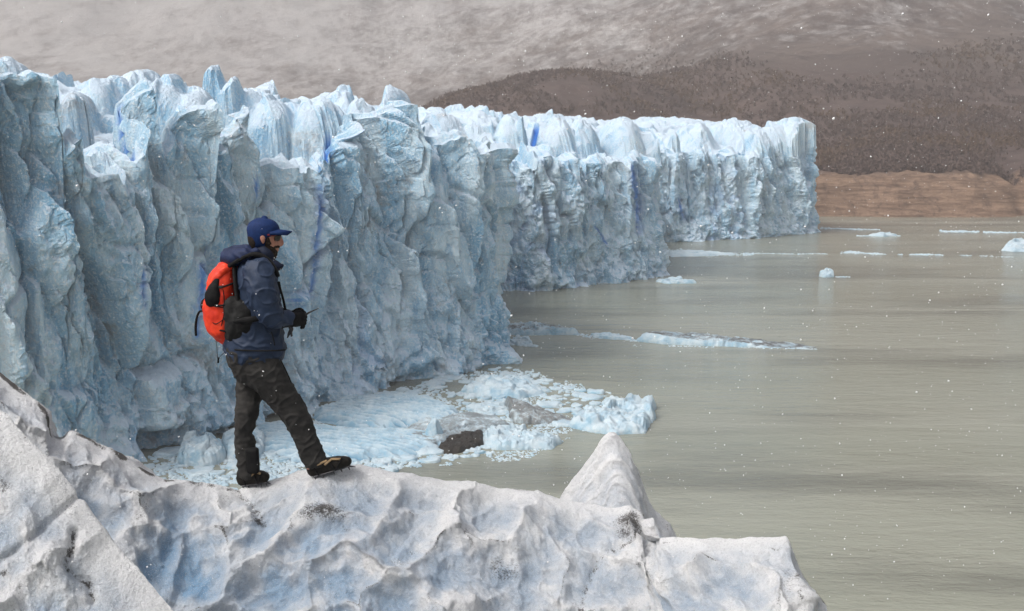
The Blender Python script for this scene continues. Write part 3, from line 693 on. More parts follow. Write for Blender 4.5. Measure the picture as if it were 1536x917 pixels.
# the finest ice: slush between the floes and thin streaks of it out on the lake
def slush(zones):
    P_, S_ = [], []
    for poly, n, s0, s1, skip in zones:
        xs = [p[0] for p in poly]; ys = [p[1] for p in poly]
        x = rng.uniform(min(xs), max(xs), n * 8); y = rng.uniform(min(ys), max(ys), n * 8)
        k = in_poly(x, y, poly)
        if skip is True: k &= perlin(x / 55, y / 20, seed=92) + .25 * perlin(x / 12, y / 5, seed=93) > -.12
        if poly is BRASH:
            for bp in BIGS: k &= ~in_poly(x, y, bp)
        if skip == 's': k &= perlin(x / 26, y / 2.2, seed=94) + .5 * perlin(x / 7, y / 1.2, seed=95) > rng.random(len(x)) * .7 - .35
        w = PW(x[k][:n], y[k][:n]); P_.append(w); S_.append(s0 + (s1 - s0) * rng.random(len(w)) ** 2)
    for x0, y0, x1, y1, w_, n, s0, s1 in LINES:
        w = slush_line(x0, y0, x1, y1, w_, n); P_.append(w); S_.append(s0 + (s1 - s0) * rng.random(len(w)) ** 2)
    P_ = np.concatenate(P_); S_ = np.concatenate(S_); n = len(P_)
    a = rng.uniform(0, 6.28, (n, 1)) + np.arange(6) * (2 * math.pi / 6) + rng.uniform(-.35, .35, (n, 6))
    r = S_[:, None] * rng.uniform(.6, 1.2, (n, 6))
    ringb = np.stack([P_[:, :1] + r * np.cos(a), P_[:, 1:2] + r * np.sin(a), np.full((n, 6), -.03)], -1)
    ht = S_[:, None] * rng.uniform(.15, .7, (n, 1))
    ringt = ringb.copy(); ringt[..., :2] = P_[:, None, :2] + (ringb[..., :2] - P_[:, None, :2]) * .78; ringt[..., 2] = ht * rng.uniform(.6, 1.2, (n, 6))
    V = np.concatenate([ringb, ringt, np.stack([P_[:, 0], P_[:, 1], ht[:, 0] * 1.1], -1)[:, None]], 1)
    b = np.arange(n)[:, None] * 13
    f4 = np.concatenate([np.stack([b[:, 0] + i, b[:, 0] + (i + 1) % 6, b[:, 0] + 6 + (i + 1) % 6, b[:, 0] + 6 + i], -1) for i in range(6)])
    f3 = np.concatenate([np.stack([b[:, 0] + 6 + i, b[:, 0] + 6 + (i + 1) % 6, b[:, 0] + 12], -1) for i in range(6)])
    return raw_mesh('brash_ice', V.reshape(-1, 3), f4, f3)
def streak(x0, y0, x1, y1, w):
    return [(x0, y0 - w / 2), ((x0 + x1) / 2, (y0 + y1) / 2 - w / 2.6), (x1, y1 - w / 2 * .3), (x1, y1 + w / 2 * .3), (x0, y0 + w / 2)]
def slush_line(x0, y0, x1, y1, w, n):
    x = rng.uniform(x0, x1, n * 3); t = (x - x0) / (x1 - x0)
    k = perlin(x / 34, y0, seed=94) + .5 * perlin(x / 9, y0, seed=95) > rng.random(len(x)) * .9 - .55
    x, t = x[k][:n], t[k][:n]
    y = y0 + (y1 - y0) * t + .5 * w * perlin(x / 45, y1, seed=97) + rng.normal(size=len(x)) * w * (.12 + .45 * np.abs(perlin(x / 30, y0 + 3, seed=98))) * (1 - .6 * t)
    return PW(x, y)
zones = [(BRASH, 4500, .08, .42, True), ([(775, 552), (900, 585), (985, 612), (930, 606), (820, 580), (760, 560)], 500, .08, .3, True), ([(840, 625), (930, 612), (930, 620), (860, 655), (790, 690), (620, 702), (700, 680)], 900, .08, .3, True), ([(764, 437), (996, 414), (996, 417), (764, 441)], 300, .1, .5, True)]
LINES = [(998, 379, 1130, 382, 8, 1500, .15, .5), (1110, 381, 1240, 381, 2, 200, .15, .4), (1250, 379, 1415, 383, 3.4, 700, .15, .5), (1230, 343, 1320, 345, 1.8, 420, .25, .6), (1410, 347.5, 1560, 350, 2.4, 700, .25, .7), (1285, 353.5, 1350, 354.5, 2, 200, .2, .5),
         (860, 502, 960, 512, 5, 260, .12, .4), (762, 514, 805, 518, 7, 200, .12, .5), (1225, 415, 1278, 416, 1.6, 60, .15, .4), (1440, 383, 1520, 386, 1.6, 60, .2, .4), (950, 519, 1225, 524, 2, 160, .1, .3)]
tag(link('brash_ice', slush(zones), M_FL_WHITE), 'fine broken brash ice and slush floating among the larger floes', 'brash ice', kind='stuff')

# ------------------------------------------------------------------ foreground ice ridges, scalloped by melting
def ridge(name, crest, fdir, prof, back, step, cup, amp, seed, dirt_lines=(), dirt_spots=(), grooves=(), crest_dirt=None, clear_fn=None, damp=.12, smooth_pts=3, uneven=.05):
    C = np.array([PY(float(a), float(b), float(c)) for a, b, c in crest])
    L = np.concatenate([[0], np.cumsum(np.linalg.norm(np.diff(C, axis=0), axis=1))])
    u = np.arange(0, L[-1], step); Cc = np.stack([np.interp(u, L, C[:, k]) for k in range(3)], -1)
    k = smooth_pts
    for ax in range(3): Cc[:, ax] = np.convolve(np.pad(Cc[:, ax], k, mode='edge'), np.ones(2 * k + 1) / (2 * k + 1), 'valid')
    s = [0.0]
    while s[-1] < 2.2: s.append(s[-1] + step * (1 if s[-1] < 1.2 else 2.5))
    s = np.array(s)
    ang = np.interp(s, [p[0] for p in prof], [R(p[1]) for p in prof])
    ds = np.diff(s, prepend=0)
    hz, vt = np.cumsum(np.cos(ang) * ds), np.cumsum(-np.sin(ang) * ds)
    fd = np.array(fdir, float); fd /= np.linalg.norm(fd)
    Pf = Cc[None] + np.stack([fd[0] * hz, fd[1] * hz, vt], -1)[:, None, :]
    # foot of the ridge goes on down below the picture
    tail = Pf[-1][None].repeat(8, 0).copy(); tz = np.linspace(0, 1, 9)[1:]
    tail[..., 2] = Pf[-1][None, :, 2] * (1 - tz[:, None]) - 1.0 * tz[:, None]; tail[..., :2] += (fd * 3)[None, None] * tz[:, None, None] * .3
    sb = np.concatenate([np.arange(1, 30) * step, 30 * step + np.cumsum(np.geomspace(.03, 9, 22))])
    angb = np.interp(sb, [p[0] for p in back], [R(p[1]) for p in back])
    dsb = np.diff(sb, prepend=0); hb, vb = np.cumsum(np.cos(angb) * dsb), np.cumsum(-np.sin(angb) * dsb)
    Pb = Cc[None] + np.stack([0 * hb, hb, vb], -1)[:, None, :]
    Pb[..., 2] = np.maximum(Pb[..., 2], -2)
    P = np.concatenate([Pb[::-1], Pf, tail], 0); nb = len(sb)
    S = np.concatenate([-sb[::-1], s, 2.2 + tz * 3])[:, None] * np.ones((1, len(u))); UU = np.ones((len(S), 1)) * u[None]
    Ng = np.cross(np.gradient(P, axis=1), np.gradient(P, axis=0)); Ng /= np.linalg.norm(Ng, axis=2)[..., None] + 1e-9
    if Ng[nb + 40, len(u) // 2, 2] < 0: Ng = -Ng
    px, py = pix(P)
    wu = UU + .16 * perlin(UU / .5, S / .5, seed=seed) + .05 * perlin(UU / .14, S / .14, seed=seed + 1)
    ws = S + .14 * perlin(UU / .5, S / .5, seed=seed + 2) + .05 * perlin(UU / .14, S / .14, seed=seed + 3)
    f1, f2, r, _, _ = worley(wu / cup[0] + .25 * ws / cup[1], ws / cup[1], seed=seed)
    cupd = .55 + .9 * r[..., 2]
    D = amp * cupd * (np.minimum(f1, .75) ** 2 * 2.2 - .45)
    g1, g2, r2, _, _ = worley(wu / (cup[0] * .42) + .3, ws / (cup[1] * .38), seed=seed + 5)
    D += amp * .30 * (np.minimum(g1, .8) ** 2 * 2.2 - .4)
    D += uneven * fbm(UU / .8, S / .8, o=2, seed=seed + 9) + amp * .16 * fbm(UU / .10, S / .10, o=4, seed=seed + 7) + .0035 * fbm(UU / .025, S / .025, o=2, seed=seed + 8)
    D *= damp + (1 - damp) * sstep(.02, .28, np.abs(S))
    dirt = np.zeros_like(D)
    for line, w, dep in grooves:
        d = seg_dist(px, py, line); D -= dep * np.exp(-(d / w) ** 2)
    for line, w, st in dirt_lines:
        d = seg_dist(px + 5 * perlin(px / 22, py / 22, seed=seed + 20), py + 5 * perlin(px / 22, py / 22, seed=seed + 21), line); dirt = np.maximum(dirt, .52 * st * (.60 + .5 * sstep(-.4, .4, perlin(px / 7, py / 7, seed=seed + 22))) * np.exp(-(d / w) ** 2))
    for x0, y0, rx, ry, st in dirt_spots:
        dirt = np.maximum(dirt, .72 * st * np.exp(-(((px - x0) / rx) ** 2 + ((py - y0) / ry) ** 2)))
    if crest_dirt is not None:
        dirt = np.maximum(dirt, crest_dirt(px, S))
    crestline = np.clip((f2 - f1), 0, 1)
    dirt = np.maximum(dirt, .42 * sstep(.07, .0, crestline) * sstep(.05, .35, fbm(UU / .35, S / .35, o=2, seed=seed + 40)))
    dirt = dirt + .16 * np.clip(fbm(UU / .3, S / .3, o=3, seed=seed + 30), 0, 1)
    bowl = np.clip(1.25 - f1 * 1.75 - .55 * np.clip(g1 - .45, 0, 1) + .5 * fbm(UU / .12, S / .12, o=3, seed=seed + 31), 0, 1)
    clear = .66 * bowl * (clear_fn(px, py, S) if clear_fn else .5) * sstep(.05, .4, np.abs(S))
    if name == 'ice_ridge' and cup[0] > .4:      # bluer oval low on the left of the slope
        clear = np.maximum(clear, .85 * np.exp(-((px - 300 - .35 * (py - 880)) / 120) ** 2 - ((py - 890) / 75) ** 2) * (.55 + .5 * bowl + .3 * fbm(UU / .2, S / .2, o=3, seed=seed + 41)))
    # stop displacement where the back plunges away
    P = P + Ng * D[..., None]
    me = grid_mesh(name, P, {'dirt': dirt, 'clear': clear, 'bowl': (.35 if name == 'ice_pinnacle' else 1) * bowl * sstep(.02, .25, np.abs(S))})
    return link(name, me, M_RIDGE), P

CREST = [(-220, 380, 7.6), (-60, 508, 7.5), (0, 556, 7.4), (40, 588, 7.35), (70, 616, 7.3), (82, 634, 7.28), (87, 648, 7.27), (93, 646, 7.27), (100, 641, 7.27), (112, 640, 7.28), (130, 650, 7.3), (160, 671, 7.35), (200, 694, 7.4), (243, 716, 7.45),
         (300, 731, 7.55), (358, 735, 7.6), (400, 721, 7.68), (450, 707, 7.72), (500, 698, 7.75), (535, 696, 7.75), (600, 706, 7.75), (680, 722, 7.8), (750, 738, 7.85), (800, 744, 7.85), (850, 752, 7.85), (900, 756, 7.8), (940, 762, 7.75),
         (962, 768, 7.7), (971, 778, 7.6), (974, 797, 7.45), (985, 802, 7.3), (1050, 806, 7.15), (1100, 807, 7.1), (1150, 804, 7.05), (1181, 802, 7.0), (1187, 818, 7.0), (1196, 848, 7.0), (1207, 866, 7.0), (1222, 890, 7.0), (1236, 917, 7.0), (1262, 985, 7.0), (1290, 1090, 7.0), (1310, 1250, 7.0), (1330, 1600, 7.0)]
def main_crest_dirt(px, S):
    line = np.exp(-(np.clip(S - .012, -.08, None) / .030) ** 2) * sstep(370, 340, px) * 1.0
    brk = np.where((px > 84) & (px < 108), .25, 1.0)
    line = .8 * line * brk * (.20 + 1.0 * sstep(-.3, .3, perlin(px / 22, S * 9, seed=140))) * np.where(px < 250, 1.0, .65)
    edge = .75 * np.exp(-(S / .02) ** 2) * sstep(1178, 1186, px)
    return np.maximum(line, edge)
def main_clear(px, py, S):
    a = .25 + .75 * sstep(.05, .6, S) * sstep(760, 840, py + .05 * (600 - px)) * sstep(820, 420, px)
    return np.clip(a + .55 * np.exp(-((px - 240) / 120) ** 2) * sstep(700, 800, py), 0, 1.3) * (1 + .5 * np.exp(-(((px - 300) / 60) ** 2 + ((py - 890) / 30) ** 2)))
JOINT = [(971, 778), (965, 800), (930, 818), (902, 830), (886, 855), (876, 885), (868, 925)]
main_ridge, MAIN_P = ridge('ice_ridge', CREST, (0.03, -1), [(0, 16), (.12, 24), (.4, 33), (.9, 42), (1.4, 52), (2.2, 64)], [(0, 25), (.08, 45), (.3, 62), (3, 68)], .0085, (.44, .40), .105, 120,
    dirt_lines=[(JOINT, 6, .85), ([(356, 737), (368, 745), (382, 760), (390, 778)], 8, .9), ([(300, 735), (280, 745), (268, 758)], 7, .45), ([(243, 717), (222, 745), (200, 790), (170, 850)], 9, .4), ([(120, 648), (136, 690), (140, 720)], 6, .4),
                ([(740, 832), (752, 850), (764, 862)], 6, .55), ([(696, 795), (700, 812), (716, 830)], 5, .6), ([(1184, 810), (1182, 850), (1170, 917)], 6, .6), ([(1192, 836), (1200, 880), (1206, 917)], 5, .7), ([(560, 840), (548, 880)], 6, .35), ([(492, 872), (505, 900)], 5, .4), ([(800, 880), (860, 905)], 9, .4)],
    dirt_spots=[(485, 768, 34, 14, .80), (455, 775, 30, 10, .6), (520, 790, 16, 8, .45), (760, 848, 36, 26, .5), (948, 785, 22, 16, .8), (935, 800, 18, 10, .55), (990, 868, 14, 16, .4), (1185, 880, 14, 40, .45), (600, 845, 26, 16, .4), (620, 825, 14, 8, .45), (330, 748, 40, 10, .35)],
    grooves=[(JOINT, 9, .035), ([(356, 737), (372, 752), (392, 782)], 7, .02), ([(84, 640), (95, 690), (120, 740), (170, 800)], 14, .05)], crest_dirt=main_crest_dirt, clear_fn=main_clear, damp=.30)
tag(main_ridge, kind='structure')

LCREST = [(-260, 470, 5.3), (-120, 556, 5.1), (-40, 596, 5.0), (0, 615, 4.95), (12, 622, 4.93), (24, 640, 4.9), (60, 676, 4.85), (92, 708, 4.8), (112, 737, 4.78), (120, 745, 4.77), (146, 785, 4.72), (168, 812, 4.7), (200, 845, 4.65), (232, 880, 4.6), (262, 917, 4.55), (300, 965, 4.5), (380, 1080, 4.4), (460, 1250, 4.3), (560, 1600, 4.2)]
LJ = [(118, 746), (90, 770), (60, 797), (20, 830), (-20, 850)]
LD = [(112, 800), (108, 825), (98, 850), (112, 866), (132, 872), (138, 900)]
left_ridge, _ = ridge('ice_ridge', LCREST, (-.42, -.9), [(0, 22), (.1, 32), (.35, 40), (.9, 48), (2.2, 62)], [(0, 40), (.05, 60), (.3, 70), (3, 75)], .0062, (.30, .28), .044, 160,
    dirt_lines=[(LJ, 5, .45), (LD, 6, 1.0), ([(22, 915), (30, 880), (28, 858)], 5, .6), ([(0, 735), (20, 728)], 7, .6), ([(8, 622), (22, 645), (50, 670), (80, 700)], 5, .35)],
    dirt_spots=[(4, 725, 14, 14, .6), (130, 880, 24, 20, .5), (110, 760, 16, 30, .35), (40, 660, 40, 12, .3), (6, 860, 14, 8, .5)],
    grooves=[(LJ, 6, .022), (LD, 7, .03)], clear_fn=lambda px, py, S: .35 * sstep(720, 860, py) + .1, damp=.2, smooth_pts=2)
tag(left_ridge, kind='structure')

PCREST = [(720, 900, 10.2), (800, 800, 10.2), (836, 748, 10.2), (858, 716, 10.2), (884, 684, 10.2), (904, 658, 10.2), (914, 650, 10.2), (922, 650, 10.2), (934, 660, 10.2), (944, 672, 10.2), (954, 704, 10.2), (968, 740, 10.2), (984, 766, 10.2), (1000, 784, 10.2), (1012, 804, 10.2), (1040, 870, 10.2), (1080, 980, 10.2)]
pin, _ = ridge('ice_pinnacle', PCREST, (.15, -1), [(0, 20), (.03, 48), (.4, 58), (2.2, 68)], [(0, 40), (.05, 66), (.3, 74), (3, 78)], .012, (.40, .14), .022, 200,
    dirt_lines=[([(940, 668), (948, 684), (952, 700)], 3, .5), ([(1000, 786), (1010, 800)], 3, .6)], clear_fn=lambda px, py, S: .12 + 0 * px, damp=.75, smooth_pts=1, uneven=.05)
tag(pin, 'pointed white ice pinnacle rising behind the foreground ridge above the lake', 'ice pinnacle')

# ------------------------------------------------------------------ the walker
from mathutils.bvhtree import BVHTree
_rm = main_ridge.data
RB = BVHTree.FromPolygons([tuple(v.co) for v in _rm.vertices], [tuple(p.vertices) for p in _rm.polygons])
def ridge_hit(px, py):
    d = Vector(ray(px, py)).normalized(); h = RB.ray_cast(Vector((0, 0, CAM_H)), d)[0]
    return h
Y_NEAR = ridge_hit(494, 711).y; Y_FAR = ridge_hit(381, 732).y
YM = .5 * (Y_NEAR + Y_FAR); PXM = YM / F           # metres per photograph pixel at the figure
SN, SF = Y_NEAR - YM, Y_FAR - YM
def BP(p):
    return Vector(PY(float(p[0]), float(p[1]), YM + p[2]))
def cat(pts, n):
    """smooth curve through control rows (any number of columns)"""
    P = np.array(pts, float); k = len(P); t = np.linspace(0, k - 1, n); i = np.clip(t.astype(int), 0, k - 2); f = (t - i)[:, None]
    p0, p1, p2, p3 = P[np.maximum(i - 1, 0)], P[i], P[i + 1], P[np.minimum(i + 2, k - 1)]
    return .5 * (2 * p1 + (p2 - p0) * f + (2 * p0 - 5 * p1 + 4 * p2 - p3) * f ** 2 + (3 * p1 - p0 - 3 * p2 + p3) * f ** 3)
def tube(bm, rows, n=None, seg=20, power=2.0, cap=True):
    """rows: px, py, depth m, half width px (in the side view), half depth m"""
    q = cat(rows, n or len(rows) * 5); C = [BP(r) for r in q]; rings = []
    m = len(C)
    for i in range(m):
        t = (C[min(i + 1, m - 1)] - C[max(i - 1, 0)]).normalized()
        ydir = Vector((0, 1, 0)); b = (ydir - t * ydir.dot(t)); b.normalize(); a = t.cross(b).normalized()
        ra, rb = max(q[i][3], .05) * PXM, max(q[i][4], .0008)
        rings.append([(C[i], a, b, ra, rb, t)])
    if cap:
        def capr(r, sgn):
            C_, a, b, ra, rb, t = r[0]; mm = min(ra, rb)
            return [[(C_ + t * sgn * mm * math.sin(k) * .8, a, b, ra - mm * (1 - math.cos(k)), rb - mm * (1 - math.cos(k)), t)] for k in (.5, 1.0, 1.35)]
        rings = capr(rings[0], -1)[::-1] + rings + capr(rings[-1], 1)
    vs = []
    for rg in rings:
        C_, a, b, ra, rb, t = rg[0]; row = []
        for k in range(seg):
            th = 2 * math.pi * k / seg; c, s = math.cos(th), math.sin(th); e = 2 / power
            row.append(bm.verts.new(C_ + a * ra * math.copysign(abs(c) ** e, c) + b * rb * math.copysign(abs(s) ** e, s)))
        vs.append(row)
    for r0, r1 in zip(vs[:-1], vs[1:]):
        for k in range(seg): bm.faces.new((r0[k], r0[(k + 1) % seg], r1[(k + 1) % seg], r1[k]))
    bm.faces.new(vs[0][::-1]); bm.faces.new(vs[-1])
def ball(bm, p, rx, rz, ry, rot=0, seg=20):
    c = BP(p); g = bmesh.ops.create_uvsphere(bm, u_segments=seg, v_segments=seg // 2 + 2, radius=1)['verts']
    M = Matrix.Rotation(rot, 3, 'Y')
    for v in g: v.co = c + M @ Vector((v.co.x * rx * PXM, v.co.y * ry, v.co.z * rz * PXM))
def fuse(name, bm, voxel, mat, parent, wrinkle=None, smooth_it=2):
    bmesh.ops.recalc_face_normals(bm, faces=bm.faces)
    me = bpy.data.meshes.new(name); bm.to_mesh(me); bm.free()
    tmp = bpy.data.objects.new(name + '_tmp', me); col.objects.link(tmp)
    md = tmp.modifiers.new('remesh', 'REMESH'); md.mode = 'VOXEL'; md.voxel_size = voxel
    if smooth_it:
        sm = tmp.modifiers.new('smooth', 'SMOOTH'); sm.iterations = smooth_it; sm.factor = .5
    dg = bpy.context.evaluated_depsgraph_get(); new = bpy.data.meshes.new_from_object(tmp.evaluated_get(dg)); new.name = name
    bpy.data.objects.remove(tmp); bpy.data.meshes.remove(me)
    if wrinkle:
        k = len(new.vertices); co = np.zeros(k * 3, np.float32); no = co.copy()
        new.vertices.foreach_get('co', co); new.vertices.foreach_get('normal', no); co, no = co.reshape(-1, 3).astype(float), no.reshape(-1, 3)
        co += no * wrinkle(co)[:, None]; new.vertices.foreach_set('co', co.astype(np.float32).ravel()); new.update()
    new.polygons.foreach_set('use_smooth', np.ones(len(new.polygons), bool))
    return link(name, new, mat, parent)
def solid(name, bm, mat, parent, smooth=True):
    bmesh.ops.recalc_face_normals(bm, faces=bm.faces)
    me = bpy.data.meshes.new(name); bm.to_mesh(me); bm.free(); me.polygons.foreach_set('use_smooth', np.full(len(me.polygons), smooth))
    return link(name, me, mat, parent)
def cloth(name, c1, c2, rough=.75, scale=30.0, bump=.25, spec=.2):
    m = Mat(name, rough=rough, spec=spec); q = m.geo()
    n1 = m.noise(q, scale, 4, .6); n2 = m.noise(q, scale * 9, 3, .6)
    c = m.mix(m.ramp(n1, .35, .65), c1, c2)
    return m.out(c, m.bump(m.math('ADD', m.math('MULTIPLY', n1, .8), m.math('MULTIPLY', n2, .2)), bump, .012))
M_SKIN = cloth('skin', (.34, .155, .11), (.42, .21, .155), .5, 40, .1, .35)
M_JACKET = cloth('navy_shell_fabric', (.015, .027, .056), (.020, .035, .071), .6, 16, .35, .3)
M_TROUS = cloth('charcoal_trouser_fabric', (.025, .024, .023), (.038, .036, .034), .8, 18, .4)
M_PANEL = cloth('black_fabric', (.006, .006, .007), (.012, .012, .012), .8, 25, .3)
M_MESHP = cloth('black_mesh_pocket', (.008, .008, .008), (.030, .030, .030), .85, 9, .3)
M_CAP = cloth('blue_cap_fabric', (.005, .019, .078), (.008, .027, .105), .7, 30, .2)
M_ORANGE = cloth('orange_pack_fabric', (.62, .030, .010), (.74, .050, .012), .55, 14, .35, .35)
M_HAIR = cloth('dark_hair', (.012, .008, .006), (.030, .019, .013), .7, 120, .9)
M_LENS = Mat('sunglass_lens', rough=.1, spec=.6, color=(.006, .004, .004)).m
M_GFRAME = Mat('red_glasses_frame', rough=.3, spec=.5, color=(.20, .012, .010)).m
M_BOOT = cloth('black_boot_leather', (.008, .007, .006), (.018, .015, .012), .6, 40, .3)
M_TAN = cloth('tan_boot_panel', (.26, .18, .10), (.34, .24, .14), .8, 40, .2)
M_STEEL = Mat('crampon_steel', rough=.4, spec=.5, color=(.08, .08, .085)).m; M_STEEL.node_tree.nodes['Principled BSDF'].inputs['Metallic'].default_value = .9
M_AXE = Mat('axe_steel', rough=.35, spec=.5, color=(.22, .22, .23)).m; M_AXE.node_tree.nodes['Principled BSDF'].inputs['Metallic'].default_value = .8

# --- body: one continuous figure
b = bmesh.new()
tube(b, [(374, 530, 0, 17, .11), (374, 505, 0, 19, .12), (382, 470, 0, 24, .135), (385, 435, 0, 24, .15), (384, 410, 0, 20, .15), (384, 394, 0, 13, .09)])
tube(b, [(383, 400, 0, 13, .06), (390, 382, -.0, 11.5, .055), (394, 366, 0, 12, .055)])
ball(b, (396, 350, 0), 23, 20, .076)                                # skull
tube(b, [(401, 346, 0, 17, .068), (403.5, 358, 0, 17, .064), (405, 370, 0, 14, .054), (407, 380, 0, 9, .042)])   # face down to the chin
tube(b, [(417, 350, 0, 3.2, .014), (420.5, 359, 0, 3.6, .012), (422.0, 365, 0, 4.0, .015), (419, 368, 0, 3, .014)], seg=12)   # nose
tube(b, [(414, 349.5, -.036, 3, .012), (417.5, 348.5, 0, 3, .02), (414, 349.5, .036, 3, .012)], seg=10)   # brow
tube(b, [(416, 372.5, 0, 2.4, .022), (416.5, 375.5, 0, 2.0, .02)], seg=10)   # lips
for sd in (-1, 1):
    tube(b, [(394.5, 352, sd * .076, 2.8, .007), (393.5, 357, sd * .080, 3.9, .008), (395, 364.5, sd * .074, 2.2, .007)], seg=12)   # ear
    ys, ye, yh = sd * .17, sd * .20, sd * .05
    tube(b, [(386, 408, ys, 11, .05), (392, 440, ye, 10, .048), (396, 470, ye, 9, .042), (412, 478, sd * .15, 8, .038), (430, 478, sd * .085, 6.5, .03)])
    px_ = 0 if sd < 0 else 3
    tube(b, [(430 + px_, 478, sd * .085, 6.5, .028), (438 + px_, 479, sd * .07, 8, .016), (447 + px_, 479, sd * .055, 8.5, .014)])
    fb = bmesh.new()
tube(b, [(374, 530, -.07, 13, .06), (398, 561, SN * .3 - .07, 14, .06), (421, 592, SN * .7 - .055, 11.5, .055), (442, 622, SN - .04, 10, .05), (456, 652, SN - .025, 9, .045), (474, 695, SN - .02, 7, .04)])
tube(b, [(371, 530, .07, 13, .06), (375, 562, .075, 12, .055), (374, 590, .07, 10, .052), (370, 620, SF + .03, 9.5, .048), (366, 650, SF + .03, 7.5, .042), (368, 708, SF + .03, 7, .04)])
tube(b, [(464, 700, SN - .02, 6, .04), (490, 702, SN - .02, 6, .04), (518, 694, SN - .02, 4.5, .036)])
tube(b, [(364, 714, SF + .03, 6, .04), (380, 717, SF + .03, 6, .04), (396, 719, SF + .03, 4.5, .036)])
person = fuse('person', b, .0062, M_SKIN, None, None, 1)
tag(person, 'bearded man in navy jacket, blue cap and dark trousers standing on the ice ridge', 'person')

# --- trousers
def wr_tr(c):
    x, y, z = c.T
    return .006 * fbm(x / .10 + z / .16, y / .10, z / .055, o=3, seed=301) + .007 * np.clip(.20 - np.abs(perlin(x / .10 - z / .13, y / .16, z / .14 + x / .2, seed=307)), 0, 1) / .20 - .004 +   .003 * (1 - 2 * np.abs(perlin(x / .07 - z / .10, y / .09, z / .045, seed=305)))
b = bmesh.new()
tube(b, [(369, 515, 0, 30, .165), (374, 535, 0, 33, .165), (380, 553, 0, 31, .15)], power=2.3)
tube(b, [(378, 530, -.078, 27, .10), (398, 560, SN * .3 - .075, 30.5, .10), (421, 592, SN * .7 - .055, 24.5, .092), (442, 622, SN - .04, 21.5, .082), (456, 652, SN - .025, 19, .074), (468, 681, SN - .02, 19, .070), (474, 693, SN - .02, 18.5, .070)], n=40)
tube(b, [(369, 530, .078, 26, .10), (375, 560, .078, 23, .095), (374, 590, .07, 20, .092), (370, 620, SF + .03, 18.5, .082), (366, 648, SF + .03, 14.5, .072), (367, 662, SF + .03, 17, .073), (370, 690, SF + .03, 15.5, .072), (371, 711, SF + .03, 15, .070)], n=40)
trousers = fuse('trousers', b, .0065, M_TROUS, person, wr_tr)
b = bmesh.new(); tube(b, [(378, 676, SF - .024, 10, .03), (379, 694, SF - .020, 10, .028), (380, 706, SF - .018, 9.5, .028)], power=5, seg=24)
solid('ankle_patch', b, M_PANEL, trousers)

# --- jacket with sleeves, collar and the rolled hood behind the neck
def wr_j(c):
    x, y, z = c.T
    return .006 * fbm(x / .12, y / .14, z / .13, o=3, seed=311) + .006 * (1 - 2 * np.abs(perlin(x / .12 + z / .16, y / .14, z / .10 - x / .25, seed=315))) + .009 * np.clip(.14 - np.abs(perlin(x / .12 + z / .16, y / .18, z / .15 - x / .2, seed=317)), 0, 1) / .14 - .006
b = bmesh.new()
tube(b, [(384, 526, 0, 46, .185), (383, 514, 0, 46, .185), (386, 490, 0, 38.5, .175), (388, 462, 0, 32.5, .18), (388, 436, 0, 30.5, .19), (386, 414, 0, 29.5, .19), (388, 398, 0, 27, .15), (392, 386, 0, 19, .09)], n=48, seg=28, power=2.2)
tube(b, [(345, 514, 0, 9, .12), (350, 500, 0, 10, .13)], n=8)
tube(b, [(386, 402, -.15, 23, .08), (391, 424, -.20, 22.5, .08), (395, 448, -.215, 21.5, .074), (402, 468, -.208, 20, .07), (412, 477, -.17, 18, .068), (424, 478, -.115, 14, .058), (431, 478, -.09, 13.5, .052)], n=44)
tube(b, [(388, 402, .15, 22, .085), (394, 426, .205, 21, .085), (400, 452, .215, 19, .075), (412, 470, .17, 16, .066), (426, 477, .10, 13, .055), (434, 478, .08, 12, .05)], n=44)
jacket = fuse('jacket', b, .0065, M_JACKET, person, wr_j)
b = bmesh.new()       # stiff standing collar, open in front
tube(b, [(386, 392, .0, 24, .11), (394, 384, .0, 20, .095), (400, 378, .0, 16, .082)], n=10, seg=28, power=2.0)
tube(b, [(402, 398, -.035, 12, .05), (412, 399, -.03, 9.5, .045), (420, 399.5, -.02, 6, .034), (424.5, 398, -.015, 2.0, .02)], n=14)
fuse('collar', b, .0055, cloth('dark_collar_fabric', (.010, .014, .030), (.016, .022, .045), .7, 20, .3), jacket, None, 2)
b = bmesh.new()
tube(b, [(384, 378, -.085, 5.5, .033), (367, 383, -.11, 9.5, .045), (352, 386, -.07, 12.5, .055), (345, 386, 0, 13.5, .065), (352, 386, .07, 12.5, .055), (366, 380, .11, 11, .05), (384, 377, .085, 6, .03)], n=50)
tube(b, [(376, 376, -.0, 9, .07), (358, 380, -.0, 11, .10), (343, 381, 0, 10, .07)], n=12)
fuse('hood', b, .006, cloth('folded_hood_fabric', (.014, .020, .050), (.022, .034, .085), .65, 14, .5), jacket, lambda c: .011 * (1 - 2 * np.abs(perlin(c[:, 0] / .12, c[:, 1] / .14, c[:, 2] / .045 + c[:, 0] / .09, seed=320))) - .003)
b = bmesh.new()
tube(b, [(352, 525, -.188, 1.3, .004), (385, 526.5, -.19, 1.3, .004), (415, 526, -.178, 1.3, .004), (428, 525, -.12, 1.3, .004)], n=24, seg=8)
solid('hem_cord', b, M_PANEL, jacket)

